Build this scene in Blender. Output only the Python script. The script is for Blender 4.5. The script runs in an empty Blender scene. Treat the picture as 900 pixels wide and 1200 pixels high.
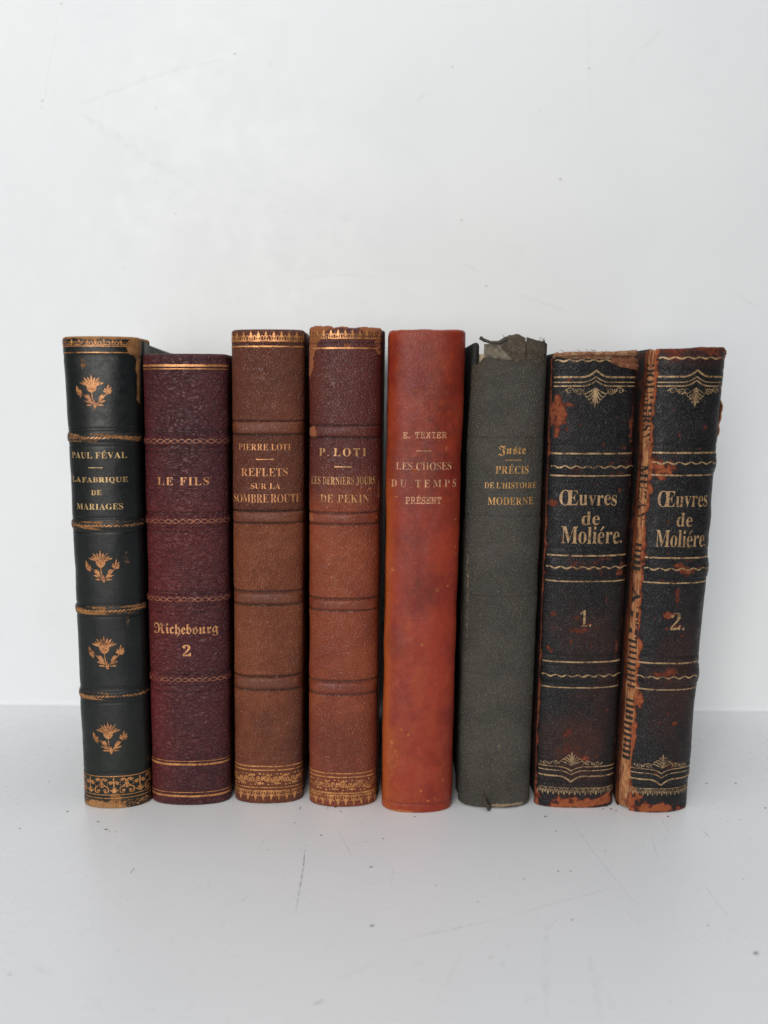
import bpy, math, random
import numpy as np
from math import radians, sin, cos, pi

# ------------------------------------------------------------------ scene, camera, light
scene = bpy.context.scene
COL = scene.collection
scene.view_settings.view_transform = 'Standard'
scene.view_settings.look = 'None'
scene.view_settings.exposure = 0.0
scene.view_settings.gamma = 1.0
scene.view_settings.use_curve_mapping = False
scene.render.resolution_x, scene.render.resolution_y = 768, 1024

cam = bpy.data.cameras.new('camera')
cam.sensor_fit = 'VERTICAL'; cam.sensor_height = 36.0
cam.lens = 890.0 / 1200.0 * 36.0
cam.clip_start = 0.005; cam.clip_end = 50.0
cam.dof.use_dof = True; cam.dof.focus_distance = 0.283; cam.dof.aperture_fstop = 5.6
cam_o = bpy.data.objects.new('camera', cam); COL.objects.link(cam_o)
cam_o.location = (0, 0, 0.16); cam_o.rotation_euler = (radians(90 - 9.0), 0, 0)
scene.camera = cam_o

world = bpy.data.worlds.new('World'); scene.world = world; world.use_nodes = True
bg = world.node_tree.nodes['Background']
bg.inputs['Color'].default_value = (0.84, 0.92, 1.0, 1); bg.inputs['Strength'].default_value = 0.09

def area(name, loc, target, size, energy, color):
    l = bpy.data.lights.new(name, 'AREA'); l.shape = 'RECTANGLE'; l.size, l.size_y = size
    l.energy = energy; l.color = color
    o = bpy.data.objects.new(name, l); COL.objects.link(o); o.location = loc
    d = np.array(target) - np.array(loc)
    from mathutils import Vector
    o.rotation_euler = Vector(d).to_track_quat('-Z', 'Y').to_euler()
    return o
area('window_light', (-0.40, -0.98, 0.50), (-0.02, 0.32, 0.10), (0.70, 1.15), 16.8, (1.0, 0.975, 0.93))
area('overhead_fill', (0.05, 0.19, 0.95), (0.0, 0.28, 0.0), (1.1, 0.34), 4.1, (0.92, 0.96, 1.0))  # added overhead fill that brightens the table, not an actual ceiling lamp

# ------------------------------------------------------------------ numpy noise
def _h(ix, iy, seed):
    n = (ix.astype(np.int64) * 374761393 + iy.astype(np.int64) * 668265263 + seed * 1442695041) & 0xffffffff
    n = ((n ^ (n >> 13)) * 1274126177) & 0xffffffff
    return ((n ^ (n >> 16)) & 0xffff) / 65535.0
def vnoise(x, y, seed=0):
    x = np.asarray(x, float); y = np.asarray(y, float)
    x, y = np.broadcast_arrays(x, y)
    ix = np.floor(x); iy = np.floor(y); fx = x - ix; fy = y - iy
    fx = fx * fx * (3 - 2 * fx); fy = fy * fy * (3 - 2 * fy)
    a = _h(ix, iy, seed); b = _h(ix + 1, iy, seed); c = _h(ix, iy + 1, seed); d = _h(ix + 1, iy + 1, seed)
    return (a * (1 - fx) + b * fx) * (1 - fy) + (c * (1 - fx) + d * fx) * fy
def fbm(x, y, seed=0, o=4):
    t = 0; a = 0.5; f = 1.0; s = 0
    for k in range(o):
        t = t + a * vnoise(np.asarray(x) * f, np.asarray(y) * f, seed + k * 17); s += a; a *= 0.5; f *= 2.03
    return t / s                                   # 0..1
def sstep(e0, e1, x):
    t = np.clip((x - e0) / (e1 - e0), 0, 1); return t * t * (3 - 2 * t)

# ------------------------------------------------------------------ mesh helpers
def mesh_obj(name, V, F, mat, parent=None, smooth=True):
    me = bpy.data.meshes.new(name)
    me.from_pydata([tuple(v) for v in V], [], [tuple(f) for f in F])
    me.materials.append(mat)
    if smooth: me.polygons.foreach_set('use_smooth', [True] * len(me.polygons))
    me.update()
    o = bpy.data.objects.new(name, me); COL.objects.link(o)
    if parent: o.parent = parent
    return o
def set_attr(o, name, vals):
    a = o.data.attributes.new(name, 'FLOAT', 'POINT'); a.data.foreach_set('value', np.asarray(vals, np.float32).ravel())
def set_uv(o, uv):
    me = o.data; l = me.uv_layers.new(name='UVMap')
    idx = np.empty(len(me.loops), np.int32); me.loops.foreach_get('vertex_index', idx)
    l.data.foreach_set('uv', np.asarray(uv, np.float32)[idx].ravel())
def grid_faces(nr, nc, closed=False):
    r = np.arange(nr - 1)[:, None]; c = np.arange(nc if closed else nc - 1)[None]
    c2 = (c + 1) % nc
    a = r * nc + c; b = r * nc + c2; d = (r + 1) * nc + c; e = (r + 1) * nc + c2
    return np.stack([a + 0 * c, b, e, d], -1).reshape(-1, 4)

# ------------------------------------------------------------------ material helpers
class NT:
    def __init__(s, name):
        s.m = bpy.data.materials.new(name); s.m.use_nodes = True; s.t = s.m.node_tree
        s.b = s.t.nodes['Principled BSDF']; s.out = s.t.nodes['Material Output']
    def n(s, typ, **k):
        q = s.t.nodes.new(typ)
        for a, v in k.items(): setattr(q, a, v)
        return q
    def put(s, sock, v):
        if hasattr(v, 'is_linked') or isinstance(v, bpy.types.NodeSocket): s.t.links.new(v, sock)
        elif isinstance(v, (tuple, list)) and len(v) == 3 and len(sock.default_value) == 4: sock.default_value = (*v, 1)
        else: sock.default_value = v
    def math(s, op, a, b=0.0, c=None, clamp=False):
        q = s.n('ShaderNodeMath', operation=op, use_clamp=clamp); s.put(q.inputs[0], a); s.put(q.inputs[1], b)
        if c is not None: s.put(q.inputs[2], c)
        return q.outputs[0]
    def ramp(s, x, lo, hi, to0=0.0, to1=1.0):
        q = s.n('ShaderNodeMapRange', interpolation_type='SMOOTHSTEP'); s.put(q.inputs[0], x)
        for i, v in zip((1, 2, 3, 4), (lo, hi, to0, to1)): q.inputs[i].default_value = v
        return q.outputs[0]
    def mix(s, f, a, b, blend='MIX'):
        q = s.n('ShaderNodeMix', data_type='RGBA', blend_type=blend); s.put(q.inputs[0], f); s.put(q.inputs[6], a); s.put(q.inputs[7], b)
        return q.outputs[2]
    def uv(s, scale=(1, 1, 1), off=(0, 0, 0), obj=False):
        if obj: c = s.n('ShaderNodeTexCoord').outputs['Object']
        else: c = s.n('ShaderNodeUVMap', uv_map='UVMap').outputs[0]
        q = s.n('ShaderNodeMapping'); s.t.links.new(c, q.inputs[0]); q.inputs[3].default_value = scale; q.inputs[1].default_value = off
        return q.outputs[0]
    def noise(s, vec, scale, detail=3.0, rough=0.55, dist=0.0):
        q = s.n('ShaderNodeTexNoise'); s.put(q.inputs['Vector'], vec)
        q.inputs['Scale'].default_value = scale; q.inputs['Detail'].default_value = detail
        q.inputs['Roughness'].default_value = rough; q.inputs['Distortion'].default_value = dist
        return q.outputs[0]
    def voro(s, vec, scale, feat='F1', smooth=0.5, rnd=1.0):
        q = s.n('ShaderNodeTexVoronoi', feature=feat); s.put(q.inputs['Vector'], vec)
        q.inputs['Scale'].default_value = scale; q.inputs['Randomness'].default_value = rnd
        if feat == 'SMOOTH_F1': q.inputs['Smoothness'].default_value = smooth
        return q.outputs[0]
    def attr(s, name): return s.n('ShaderNodeAttribute', attribute_name=name).outputs['Fac']

def leather(name, c1, c2, tone, wear1, wear2, grain='pebble', scale=850.0, depth=0.00025, rough=0.45, seed=0.0,
            rub=(0.0, 0, 0), rubamt=0.0, spec=0.5, ink=(0.006, 0.005, 0.005), cav=0.45):
    N = NT(name); uv = N.uv(off=(seed, seed * 0.7, seed))
    low = N.noise(uv, 55, 5, 0.6, 0.6); mid = N.noise(uv, 420, 4, 0.6); fine = N.noise(uv, 2600, 3, 0.6)
    base = N.mix(N.ramp(low, 0.36, 0.64), c1, c2)
    base = N.mix(N.attr('tone'), base, tone)
    base = N.mix(N.ramp(mid, 0.3, 0.75, 0.0, 0.35), base, N.mix(1.0, base, (0.55, 0.55, 0.55), 'MULTIPLY'))
    # grain height
    if grain == 'crease':
        mp = N.n('ShaderNodeMapping'); N.put(mp.inputs[0], uv); mp.inputs[2].default_value = (0, 0, 0.75); mp.inputs[3].default_value = (0.6, 1.25, 1)
        r1 = N.noise(mp.outputs[0], scale, 2.5, 0.55, 0.9); r2 = N.noise(mp.outputs[0], scale * 0.47, 2, 0.5, 0.6)
        g = N.ramp(N.math('ABSOLUTE', N.math('SUBTRACT', r1, 0.5)), 0.0, 0.10)
        g = N.math('MULTIPLY', g, N.ramp(N.math('ABSOLUTE', N.math('SUBTRACT', r2, 0.5)), 0.0, 0.07, 0.35, 1.0))
    elif grain == 'cloth':
        v = N.voro(uv, scale, 'SMOOTH_F1', 0.4); g = N.ramp(v, 0.65, 0.1)
        g = N.math('MULTIPLY', g, N.ramp(mid, 0.2, 0.8, 0.5, 1.0))
    elif grain == 'smooth':
        g = N.math('MULTIPLY', N.noise(uv, scale, 4, 0.65), 0.6)
    else:
        v = N.voro(uv, scale, 'DISTANCE_TO_EDGE'); g = N.ramp(v, 0.0, 0.25)
        g = N.math('MULTIPLY', g, N.ramp(N.noise(uv, 300, 3), 0.2, 0.75, 0.4, 1.0))
    base = N.mix(N.ramp(g, 0.0, 0.7, cav, 0.0), base, N.mix(1.0, base, (0.35, 0.35, 0.35), 'MULTIPLY'))
    if rubamt:
        base = N.mix(N.math('MULTIPLY', N.ramp(N.math('MULTIPLY_ADD', fine, 0.9, N.math('MULTIPLY', g, 0.45)), 0.62, 0.95), rubamt), base, rub)
    # wear: attribute sharpened by fine noise
    w = N.math('ADD', N.attr('wear'), N.math('MULTIPLY_ADD', N.noise(uv, 700, 4, 0.65), 0.7, -0.35))
    w = N.math('ADD', w, N.math('MULTIPLY_ADD', fine, 0.35, -0.175))
    wm = N.ramp(w, 0.40, 0.60)
    wl = N.math('ADD', N.ramp(w, 0.52, 0.95), N.math('MULTIPLY_ADD', N.noise(uv, 520, 4, 0.65), 1.1, -0.62), clamp=True)
    wc = N.mix(wl, wear1, wear2)
    col = N.mix(wm, base, wc)
    # tiny pale flecks and scratches
    sp = N.ramp(N.noise(N.uv(scale=(1, 0.6, 1), off=(seed + 3, 0, 0)), 1500, 2, 0.5), 0.74, 0.80)
    col = N.mix(N.math('MULTIPLY', sp, 0.25), col, wear2)
    col = N.mix(N.math('MULTIPLY', N.attr('ink'), 0.85), col, ink)
    N.put(N.b.inputs['Base Color'], col)
    N.put(N.b.inputs['Roughness'], N.mix(wm, N.ramp(mid, 0.2, 0.8, rough - 0.08, rough + 0.14), (0.9, 0.9, 0.9)))
    N.b.inputs['Specular IOR Level'].default_value = spec
    h = N.math('MULTIPLY_ADD', fine, 0.05, N.math('MULTIPLY', g, N.ramp(wm, 0, 1, 1.0, 0.25)))
    h = N.math('SUBTRACT', h, N.math('MULTIPLY', wm, 0.35))
    h = N.math('ADD', h, N.math('MULTIPLY', low, 0.8))
    bp = N.n('ShaderNodeBump'); bp.inputs['Strength'].default_value = 0.9; bp.inputs['Distance'].default_value = depth
    N.put(bp.inputs['Height'], h); N.put(N.b.inputs['Normal'], bp.outputs[0])
    return N.m

def gilt(name, c=(0.62, 0.34, 0.13), worn=0.42, metal=0.35, rough=0.42, soft=0.08, seed=0.0):
    N = NT(name); uv = N.uv(off=(seed, 0, 0))
    a = N.noise(uv, 260, 4, 0.7); b = N.noise(uv, 1500, 3, 0.6)
    x = N.math('MULTIPLY_ADD', b, 0.5, N.math('MULTIPLY', a, 0.5))
    N.put(N.b.inputs['Base Color'], N.mix(N.ramp(N.math('MULTIPLY_ADD', a, 0.6, N.math('MULTIPLY', b, 0.4)), 0.36, 0.62), tuple(v * k for v, k in zip(c, (0.42, 0.36, 0.36))), c))
    N.b.inputs['Metallic'].default_value = metal; N.b.inputs['Roughness'].default_value = rough
    N.put(N.b.inputs['Alpha'], N.ramp(x, worn - soft, worn + soft))
    return N.m

def plain(name, c1, c2, scale=300.0, rough=0.8, bump=0.0002, spec=0.3, obj=True, c3=None):
    N = NT(name); uv = N.uv(obj=True)
    a = N.noise(uv, scale, 5, 0.65); b = N.noise(uv, scale * 6, 3, 0.6)
    col = N.mix(N.ramp(a, 0.35, 0.65), c1, c2)
    if c3: col = N.mix(N.ramp(N.noise(uv, scale * 0.6, 5, 0.7, 0.8), 0.52, 0.6), col, c3)
    N.put(N.b.inputs['Base Color'], col); N.b.inputs['Roughness'].default_value = rough
    N.b.inputs['Specular IOR Level'].default_value = spec
    bp = N.n('ShaderNodeBump'); bp.inputs['Strength'].default_value = 0.8; bp.inputs['Distance'].default_value = bump
    N.put(bp.inputs['Height'], N.math('ADD', a, b)); N.put(N.b.inputs['Normal'], bp.outputs[0])
    return N.m

def pages_mat():
    N = NT('page_edges'); uv = N.uv(scale=(1, 0.02, 0.02), obj=True)
    a = N.noise(uv, 6000, 2); b = N.noise(N.uv(obj=True), 120, 4)
    N.put(N.b.inputs['Base Color'], N.mix(N.ramp(a, 0.3, 0.7), (0.28, 0.21, 0.13), N.mix(N.ramp(b, 0.3, 0.7), (0.45, 0.36, 0.25), (0.36, 0.26, 0.16))))
    N.b.inputs['Roughness'].default_value = 0.9
    return N.m

# ------------------------------------------------------------------ setting: painted table and wall
def paint(name, c1, c2, rough, dirt, seed=0.0, smudge=0.1, bump=0.35):
    N = NT(name); o = N.uv(obj=True, off=(seed, seed, 0))
    a = N.noise(o, 9, 5, 0.6); b = N.noise(o, 160, 4, 0.6); c = N.noise(o, 900, 3, 0.6)
    col = N.mix(N.ramp(a, 0.3, 0.7), c1, c2)
    q = N.noise(o, 26, 6, 0.7, 1.2)
    col = N.mix(N.ramp(q, 0.60, 0.74, 0.0, smudge), col, dirt)
    s = N.math('MULTIPLY', N.ramp(c, 0.74, 0.8), N.ramp(a, 0.45, 0.7, 0.0, 0.22))
    col = N.mix(s, col, dirt)
    N.put(N.b.inputs['Base Color'], col)
    N.put(N.b.inputs['Roughness'], N.ramp(N.math('MULTIPLY_ADD', b, 0.5, N.math('MULTIPLY', q, 0.5)), 0.3, 0.7, rough - 0.07, rough + 0.12))
    bp = N.n('ShaderNodeBump'); bp.inputs['Strength'].default_value = bump; bp.inputs['Distance'].default_value = 0.0002
    N.put(bp.inputs['Height'], N.math('ADD', N.math('MULTIPLY', a, 3.0), N.math('MULTIPLY_ADD', b, 0.6, N.math('MULTIPLY', c, 0.3)))); N.put(N.b.inputs['Normal'], bp.outputs[0])
    return N.m
table_m = paint('white_table_paint', (0.745, 0.752, 0.762), (0.775, 0.78, 0.788), 0.30, (0.50, 0.50, 0.49), 1.3, 0.08, 0.10)
wall_m = paint('white_wall_paint', (0.745, 0.765, 0.79), (0.78, 0.795, 0.815), 0.5, (0.60, 0.61, 0.61), 4.1, 0.08)

def bevel_slab(name, x0, x1, y0, y1, z0, z1, mat, bev=0.002, parent=None, seg=2, shear=0.0, jit=0.0, seed=0):
    import bmesh
    bm = bmesh.new()
    vs = [bm.verts.new((x, y, z)) for x in (x0, x1) for y in (y0, y1) for z in (z0, z1)]
    for f in ((0, 1, 3, 2), (4, 6, 7, 5), (0, 4, 5, 1), (2, 3, 7, 6), (0, 2, 6, 4), (1, 5, 7, 3)):
        bm.faces.new([vs[i] for i in f])
    if bev: bmesh.ops.bevel(bm, geom=bm.edges[:], offset=bev, segments=seg, affect='EDGES', profile=0.5)
    bmesh.ops.recalc_face_normals(bm, faces=bm.faces[:])
    for v in bm.verts: v.co.x += v.co.z * shear
    me = bpy.data.meshes.new(name); bm.to_mesh(me); bm.free(); me.materials.append(mat)
    o = bpy.data.objects.new(name, me); COL.objects.link(o)
    if parent: o.parent = parent
    return o

table = bevel_slab('table', -0.75, 0.75, -0.05, 0.50, -0.03, 0.0, table_m, 0.003)
table['kind'] = 'structure'; table['label'] = 'white painted tabletop with fine scratches under the row of books'; table['category'] = 'table'
# wall panel with a small soft cove where it meets the table, very slightly askew to the camera
WX, WY = 0.0, 0.3690
ang = -0.020
prof = [(-0.0002 + 0.0, -0.012)] 
pts = []
for k in range(13):
    t = pi / 2 * k / 12
    pts.append((-0.002 + 0.002 * sin(t), 0.0001 + 0.002 * (1 - cos(t))))
pts += [(0.0, z) for z in (0.05, 0.15, 0.3, 0.6)] + [(0.02, 0.6), (0.02, 0.0005)]
V = []; xs = np.linspace(-0.75, 0.75, 31)
for (dy, z) in pts:
    for x in xs: V.append((x, dy, z))
nP = len(pts); nX = len(xs)
F = []
for i in range(nP):
    j = (i + 1) % nP
    for k in range(nX - 1): F.append((i * nX + k, i * nX + k + 1, j * nX + k + 1, j * nX + k))
F.append([i * nX for i in range(nP)][::1]); F.append([i * nX + nX - 1 for i in range(nP)][::-1])
wall = mesh_obj('wall', V, F, wall_m, smooth=False)
for p in wall.data.polygons: p.use_smooth = p.index < 12 * (nX - 1)
wall.location = (WX, WY, 0); wall.rotation_euler = (0, 0, ang)
wall['kind'] = 'structure'; wall['label'] = 'white painted wall panel with faint scuffs behind the books'; wall['category'] = 'wall'

def mark_mat(name, c, a, scale=700.0, lo=0.35, hi=0.6):
    N = NT(name); o = N.uv(obj=True)
    N.b.inputs['Base Color'].default_value = (*c, 1); N.b.inputs['Roughness'].default_value = 0.8
    N.put(N.b.inputs['Alpha'], N.ramp(N.noise(o, scale, 3, 0.6), lo, hi, 0.0, a))
    return N.m
scr_m = mark_mat('scratch_dirt', (0.16, 0.15, 0.14), 0.60)
soft_m = mark_mat('faint_scuff', (0.50, 0.50, 0.48), 0.075, 260, 0.30, 0.80)
line_m = mark_mat('hairline', (0.32, 0.32, 0.31), 0.27, 500, 0.3, 0.7)

def strip(pts, widths, n=24, wob=0.0, seed=0):
    pts = np.array(pts, float); t = np.linspace(0, 1, n)
    tt = np.linspace(0, 1, len(pts)); x = np.interp(t, tt, pts[:, 0]); y = np.interp(t, tt, pts[:, 1])
    w = np.interp(t, np.linspace(0, 1, len(widths)), widths)
    if wob:
        x = x + (fbm(t * 9, 0.3, seed) - 0.5) * wob; y = y + (fbm(t * 9, 5.3, seed + 3) - 0.5) * wob
    dx = np.gradient(x); dy = np.gradient(y); L = np.hypot(dx, dy) + 1e-12
    nx, ny = -dy / L, dx / L
    A = np.stack([x + nx * w / 2, y + ny * w / 2], -1); B = np.stack([x - nx * w / 2, y - ny * w / 2], -1)
    V = np.empty((2 * n, 2)); V[0::2] = A; V[1::2] = B
    F = [(2 * i, 2 * i + 1, 2 * i + 3, 2 * i + 2) for i in range(n - 1)]
    return V, F
def mark_n(pts):
    return int(max(5, min(40, sum(math.hypot(p[0] - q[0], p[1] - q[1]) for p, q in zip(pts, pts[1:])) / 0.0007)))
def table_mark(pts, w, mat, seed, lift, wob=0.0008, name='scratch'):
    n = mark_n(pts); V, F = strip(pts, [w * 0.3, w, w, w * 0.25], n, wob if n > 12 else 0, seed)
    return mesh_obj(name, [(x, y, lift) for x, y in V], F, mat, table, False)
def wall_mark(pts, w, mat, seed, lift, wob=0.002, name='scuff'):   # pts in x, z on the wall face
    n = mark_n(pts); V, F = strip(pts, [w * 0.3, w, w, w * 0.25], n, wob if n > 12 else 0, seed)
    return mesh_obj(name, [(x, -lift, z) for x, z in V], F, mat, wall, False)
for i, (pts, w, m) in enumerate([
    (((-0.0281, 0.2496), (-0.0274, 0.2349), (-0.0275, 0.2132)), 0.00034, scr_m), (((-0.0171, 0.2592), (-0.0106, 0.2406)), 0.0003, line_m),
    (((-0.0128, 0.2491), (-0.0031, 0.2527)), 0.0003, line_m), (((0.0050, 0.2017), (0.0368, 0.2113)), 0.0003, line_m),
    (((0.0698, 0.2714), (0.0742, 0.2420), (0.0798, 0.2168)), 0.0003, line_m), (((0.0396, 0.2124), (0.0772, 0.2268)), 0.00028, line_m),
    (((0.0032, 0.2367), (0.0022, 0.2259)), 0.00026, line_m), (((0.1050, 0.2303), (0.1065, 0.2042)), 0.00025, line_m),
    (((-0.0854, 0.2330), (-0.0848, 0.2363)), 0.0004, scr_m), (((-0.0187, 0.1777), (-0.0159, 0.1794)), 0.0006, scr_m),
    (((0.0488, 0.2060), (0.0539, 0.2116)), 0.0003, line_m), (((-0.0575, 0.2238), (-0.0579, 0.2303)), 0.0003, line_m),
    (((0.0496, 0.2097), (0.0418, 0.1730)), 0.0022, soft_m), (((0.0588, 0.1955), (0.0561, 0.1722)), 0.002, soft_m),
    (((-0.1014, 0.1922), (-0.0925, 0.1884)), 0.002, soft_m), (((-0.0803, 0.1814), (-0.0744, 0.1766)), 0.002, soft_m),
    (((-0.0915, 0.2024), (-0.0881, 0.2067)), 0.0015, soft_m), (((-0.0141, 0.1859), (-0.0024, 0.1922)), 0.0012, soft_m),
    (((-0.0347, 0.1829), (-0.0324, 0.1859)), 0.0015, soft_m), (((0.1052, 0.2690), (0.1047, 0.2538)), 0.0003, line_m),
    (((0.0973, 0.2549), (0.0950, 0.2406)), 0.00028, line_m), (((0.1175, 0.2592), (0.1183, 0.2538)), 0.00034, scr_m),
    (((-0.0458, 0.2176), (-0.0429, 0.2238)), 0.0003, line_m), (((0.0162, 0.1829), (0.0221, 0.1955)), 0.0003, line_m),
    (((-0.0394, 0.2522), (-0.0437, 0.2522), (-0.0443, 0.2445)), 0.00025, line_m)]):
    table_mark(pts, w, m, i * 7 + 1, 0.00006 + i * 0.000004, 0.0003 if m is not soft_m else 0.001, 'scratch' if m is not soft_m else 'scuff')
for i, (pts, w, m) in enumerate([
    (((-0.1446, 0.3326), (-0.1506, 0.3122), (-0.1551, 0.2924), (-0.1577, 0.2888)), 0.0007, soft_m), (((-0.1405, 0.2869), (-0.1101, 0.2664), (-0.0850, 0.2525)), 0.004, soft_m),
    (((-0.0421, 0.2123), (-0.0220, 0.2142), (0.0000, 0.2130)), 0.0012, soft_m), (((0.0906, 0.3311), (0.0912, 0.3067), (0.0933, 0.2853)), 0.0009, soft_m),
    (((0.1274, 0.3232), (0.1171, 0.3128), (0.1063, 0.3023)), 0.0010, soft_m), (((0.0143, 0.2894), (0.0200, 0.2940)), 0.0014, soft_m),
    (((0.0640, 0.2051), (0.0862, 0.1972)), 0.002, soft_m), (((-0.1424, 0.2887), (-0.1065, 0.3011), (-0.0693, 0.3087)), 0.002, soft_m),
    (((-0.0527, 0.3071), (-0.0501, 0.3057)), 0.003, soft_m), (((-0.0198, 0.2398), (-0.0158, 0.2386)), 0.002, soft_m), (((-0.0546, 0.2456), (-0.0444, 0.2418)), 0.0016, soft_m),
    (((-0.1584, 0.2339), (-0.1574, 0.2316)), 0.0014, soft_m), (((-0.1634, 0.2162), (-0.1623, 0.2134)), 0.001, soft_m), (((-0.1011, 0.2477), (-0.0867, 0.2589)), 0.0012, soft_m),
    (((0.0379, 0.2186), (0.0439, 0.2155)), 0.0014, soft_m), (((0.1591, 0.2068), (0.1755, 0.1990)), 0.0016, soft_m), (((-0.1312, 0.2095), (-0.1173, 0.2043)), 0.001, soft_m)]):
    wall_mark(pts, w, m, i * 5 + 2, 0.00006 + i * 0.000005)
# specks of dirt: small flattened grains, one mesh of loose dust on each surface
def specks(name, spots, parent, mat, onwall=False):
    V, F = [], []
    R = random.Random(5)
    for (x, y, r) in spots:
        b = len(V); n = 7; ph = R.random() * 6
        for k in range(n):
            rr = r * (0.7 + 0.6 * R.random()); a = ph + 2 * pi * k / n
            p = (x + rr * cos(a) * 1.3, y + rr * sin(a) * 0.8)
            V.append((p[0], -0.00005, p[1]) if onwall else (p[0], p[1], 0.00005))
        V.append((x, -0.0003 * min(1, r / 0.0004), y) if onwall else (x, y, 0.0003 * min(1, r / 0.0004)))
        for k in range(n): F.append((b + k, b + (k + 1) % n, b + n))
    o = mesh_obj(name, V, F, mat, parent, False); o['kind'] = 'stuff'; return o
speck_m = plain('dust_grain', (0.17, 0.16, 0.15), (0.30, 0.28, 0.26), 900, 0.9)
crumb_m = plain('leather_crumb', (0.10, 0.035, 0.015), (0.22, 0.09, 0.04), 900, 0.9)
RR = random.Random(11)
sp = [(-0.1393, 0.2941, 0.00030), (-0.1222, 0.2714, 0.00045), (-0.1351, 0.2598, 0.00035), (-0.1077, 0.2643, 0.00050), (-0.1030, 0.2592, 0.00050), (-0.1013, 0.2581, 0.00030), (-0.0989, 0.2576, 0.00025), (-0.0231, 0.2554, 0.00040), (-0.0337, 0.2637, 0.00030), (-0.0044, 0.2367, 0.00045), (-0.0036, 0.2079, 0.00055), (-0.0047, 0.2367, 0.00030), (-0.0003, 0.2533, 0.00030), (-0.0325, 0.2732, 0.00035), (0.0615, 0.2678, 0.00050), (0.0635, 0.2581, 0.00030), (0.0631, 0.2344, 0.00030), (0.0588, 0.2344, 0.00030), (0.0578, 0.2105, 0.00030), (0.0465, 0.2303, 0.00025), (0.1073, 0.1965, 0.00060), (0.1334, 0.2927, 0.00040), (0.1454, 0.2927, 0.00040), (0.1484, 0.2738, 0.00040), (0.1349, 0.2655, 0.00025), (0.1295, 0.2643, 0.00025), (0.0780, 0.2460, 0.00025), (0.1194, 0.2303, 0.00025), (0.0983, 0.2079, 0.00025), (-0.0410, 0.2465, 0.00025), (0.0168, 0.2268, 0.00025), (0.0298, 0.2188, 0.00025), (0.0305, 0.1948, 0.00025), (-0.1039, 0.1884, 0.00030)]
sp += [(RR.uniform(-0.13, 0.13), RR.uniform(0.17, 0.268), RR.choice((.00009, .0001, .00014))) for _ in range(16)]
specks('dirt_speck', sp, table, speck_m)
sp = [(-0.1446, 0.3319, 0.00035), (-0.0673, 0.3104, 0.00045), (-0.1040, 0.2877, 0.00030), (-0.1560, 0.2913, 0.00050), (-0.1055, 0.2556, 0.00025), (0.1410, 0.2992, 0.00030), (-0.1566, 0.2884, 0.00030), (0.0307, 0.3043, 0.00040), (0.0000, 0.2359, 0.00030), (0.0359, 0.2384, 0.00040), (0.0480, 0.2090, 0.00050), (0.0809, 0.2561, 0.00060), (0.0702, 0.2854, 0.00030), (-0.1227, 0.2172, 0.00030), (0.0918, 0.3031, 0.00040), (-0.0973, 0.2420, 0.00030)]
sp += [(RR.gauss(-0.1522, 0.012), RR.gauss(0.2888, 0.009), RR.choice((.0001, .00016, .0002))) for _ in range(22)]
specks('dirt_speck', sp, wall, plain('wall_speck', (0.50, 0.50, 0.49), (0.60, 0.59, 0.57), 900, 0.9), True)

# ------------------------------------------------------------------ book surface
class Surf:
    """outer surface of a book's rounded back, addressed by arc length s (0 = apex) and height z"""
    def __init__(S, w, d, H, lean, n=2.2, wrap=0.013, seed=0, flare=(0, 0), wav=0.00025, hinge=0.0005):
        S.w, S.d, S.H, S.k, S.seed, S.wav, S.flare = w, d, H, math.tan(radians(lean)), seed, wav, flare
        t = np.linspace(-pi / 2, pi / 2, 801)
        x = w / 2 * np.sign(np.sin(t)) * np.abs(np.sin(t)) ** (2 / n)
        y = d - d * np.abs(np.cos(t)) ** (2 / n)
        yb = np.linspace(d, d + wrap, 60)[1:]
        xb = w / 2 - hinge * np.exp(-((yb - d - 0.0035) / 0.0014) ** 2)
        x = np.concatenate([-xb[::-1], x, xb]); y = np.concatenate([yb[::-1], y, yb])
        L = np.concatenate([[0], np.cumsum(np.hypot(np.diff(x), np.diff(y)))])
        i0 = np.argmin(np.abs(x) + (y > d * 0.5) * 1.0)
        S.s = L - L[i0]; S.x = x; S.y = y
        tx = np.gradient(x, S.s); ty = np.gradient(y, S.s); l = np.hypot(tx, ty)
        S.nx = ty / l; S.ny = -tx / l
        S.arc = S.s[59 + 800] ; S.smin, S.smax = S.s[0], S.s[-1]
        S.bands = []                                # (z centre, half width, height)
        S.grooves = []                              # (z, depth, half width, ink)
    def band_h(S, z):
        h = 0 * z
        for zc, hw, hh in S.bands:
            u = np.clip(np.abs(z - zc) / hw, 0, 1); h = h + hh * np.sqrt(np.clip(1 - u ** 3, 0, 1))
        return h
    def groove_h(S, z):
        g = 0 * z
        for zc, dp, hw, ink in S.grooves: g = g - dp * np.exp(-((z - zc) / hw) ** 2)
        return g
    def wave(S, s, z):
        return (fbm(s * 90 + 7.1, z * 70 + 3.3, S.seed, 3) - 0.5) * 2 * S.wav
    def pos(S, s, z, off=0.0, band=True):
        s = np.asarray(s, float); z = np.asarray(z, float)
        x = np.interp(s, S.s, S.x); y = np.interp(s, S.s, S.y); nx = np.interp(s, S.s, S.nx); ny = np.interp(s, S.s, S.ny)
        fl = S.flare[0] * np.exp(-(S.H - z) / 0.03) * (S.H > 0) + S.flare[1] * np.exp(-z / 0.02)
        x = x * (1 + fl)
        d = off + S.wave(s, z)
        if band: d = d + S.band_h(z) * np.clip((S.smax - np.abs(s)) / 0.004, 0, 1)
        d = d + S.groove_h(z)
        return np.stack([x + nx * d + z * S.k, y + ny * d, z + 0 * s], -1)

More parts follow.
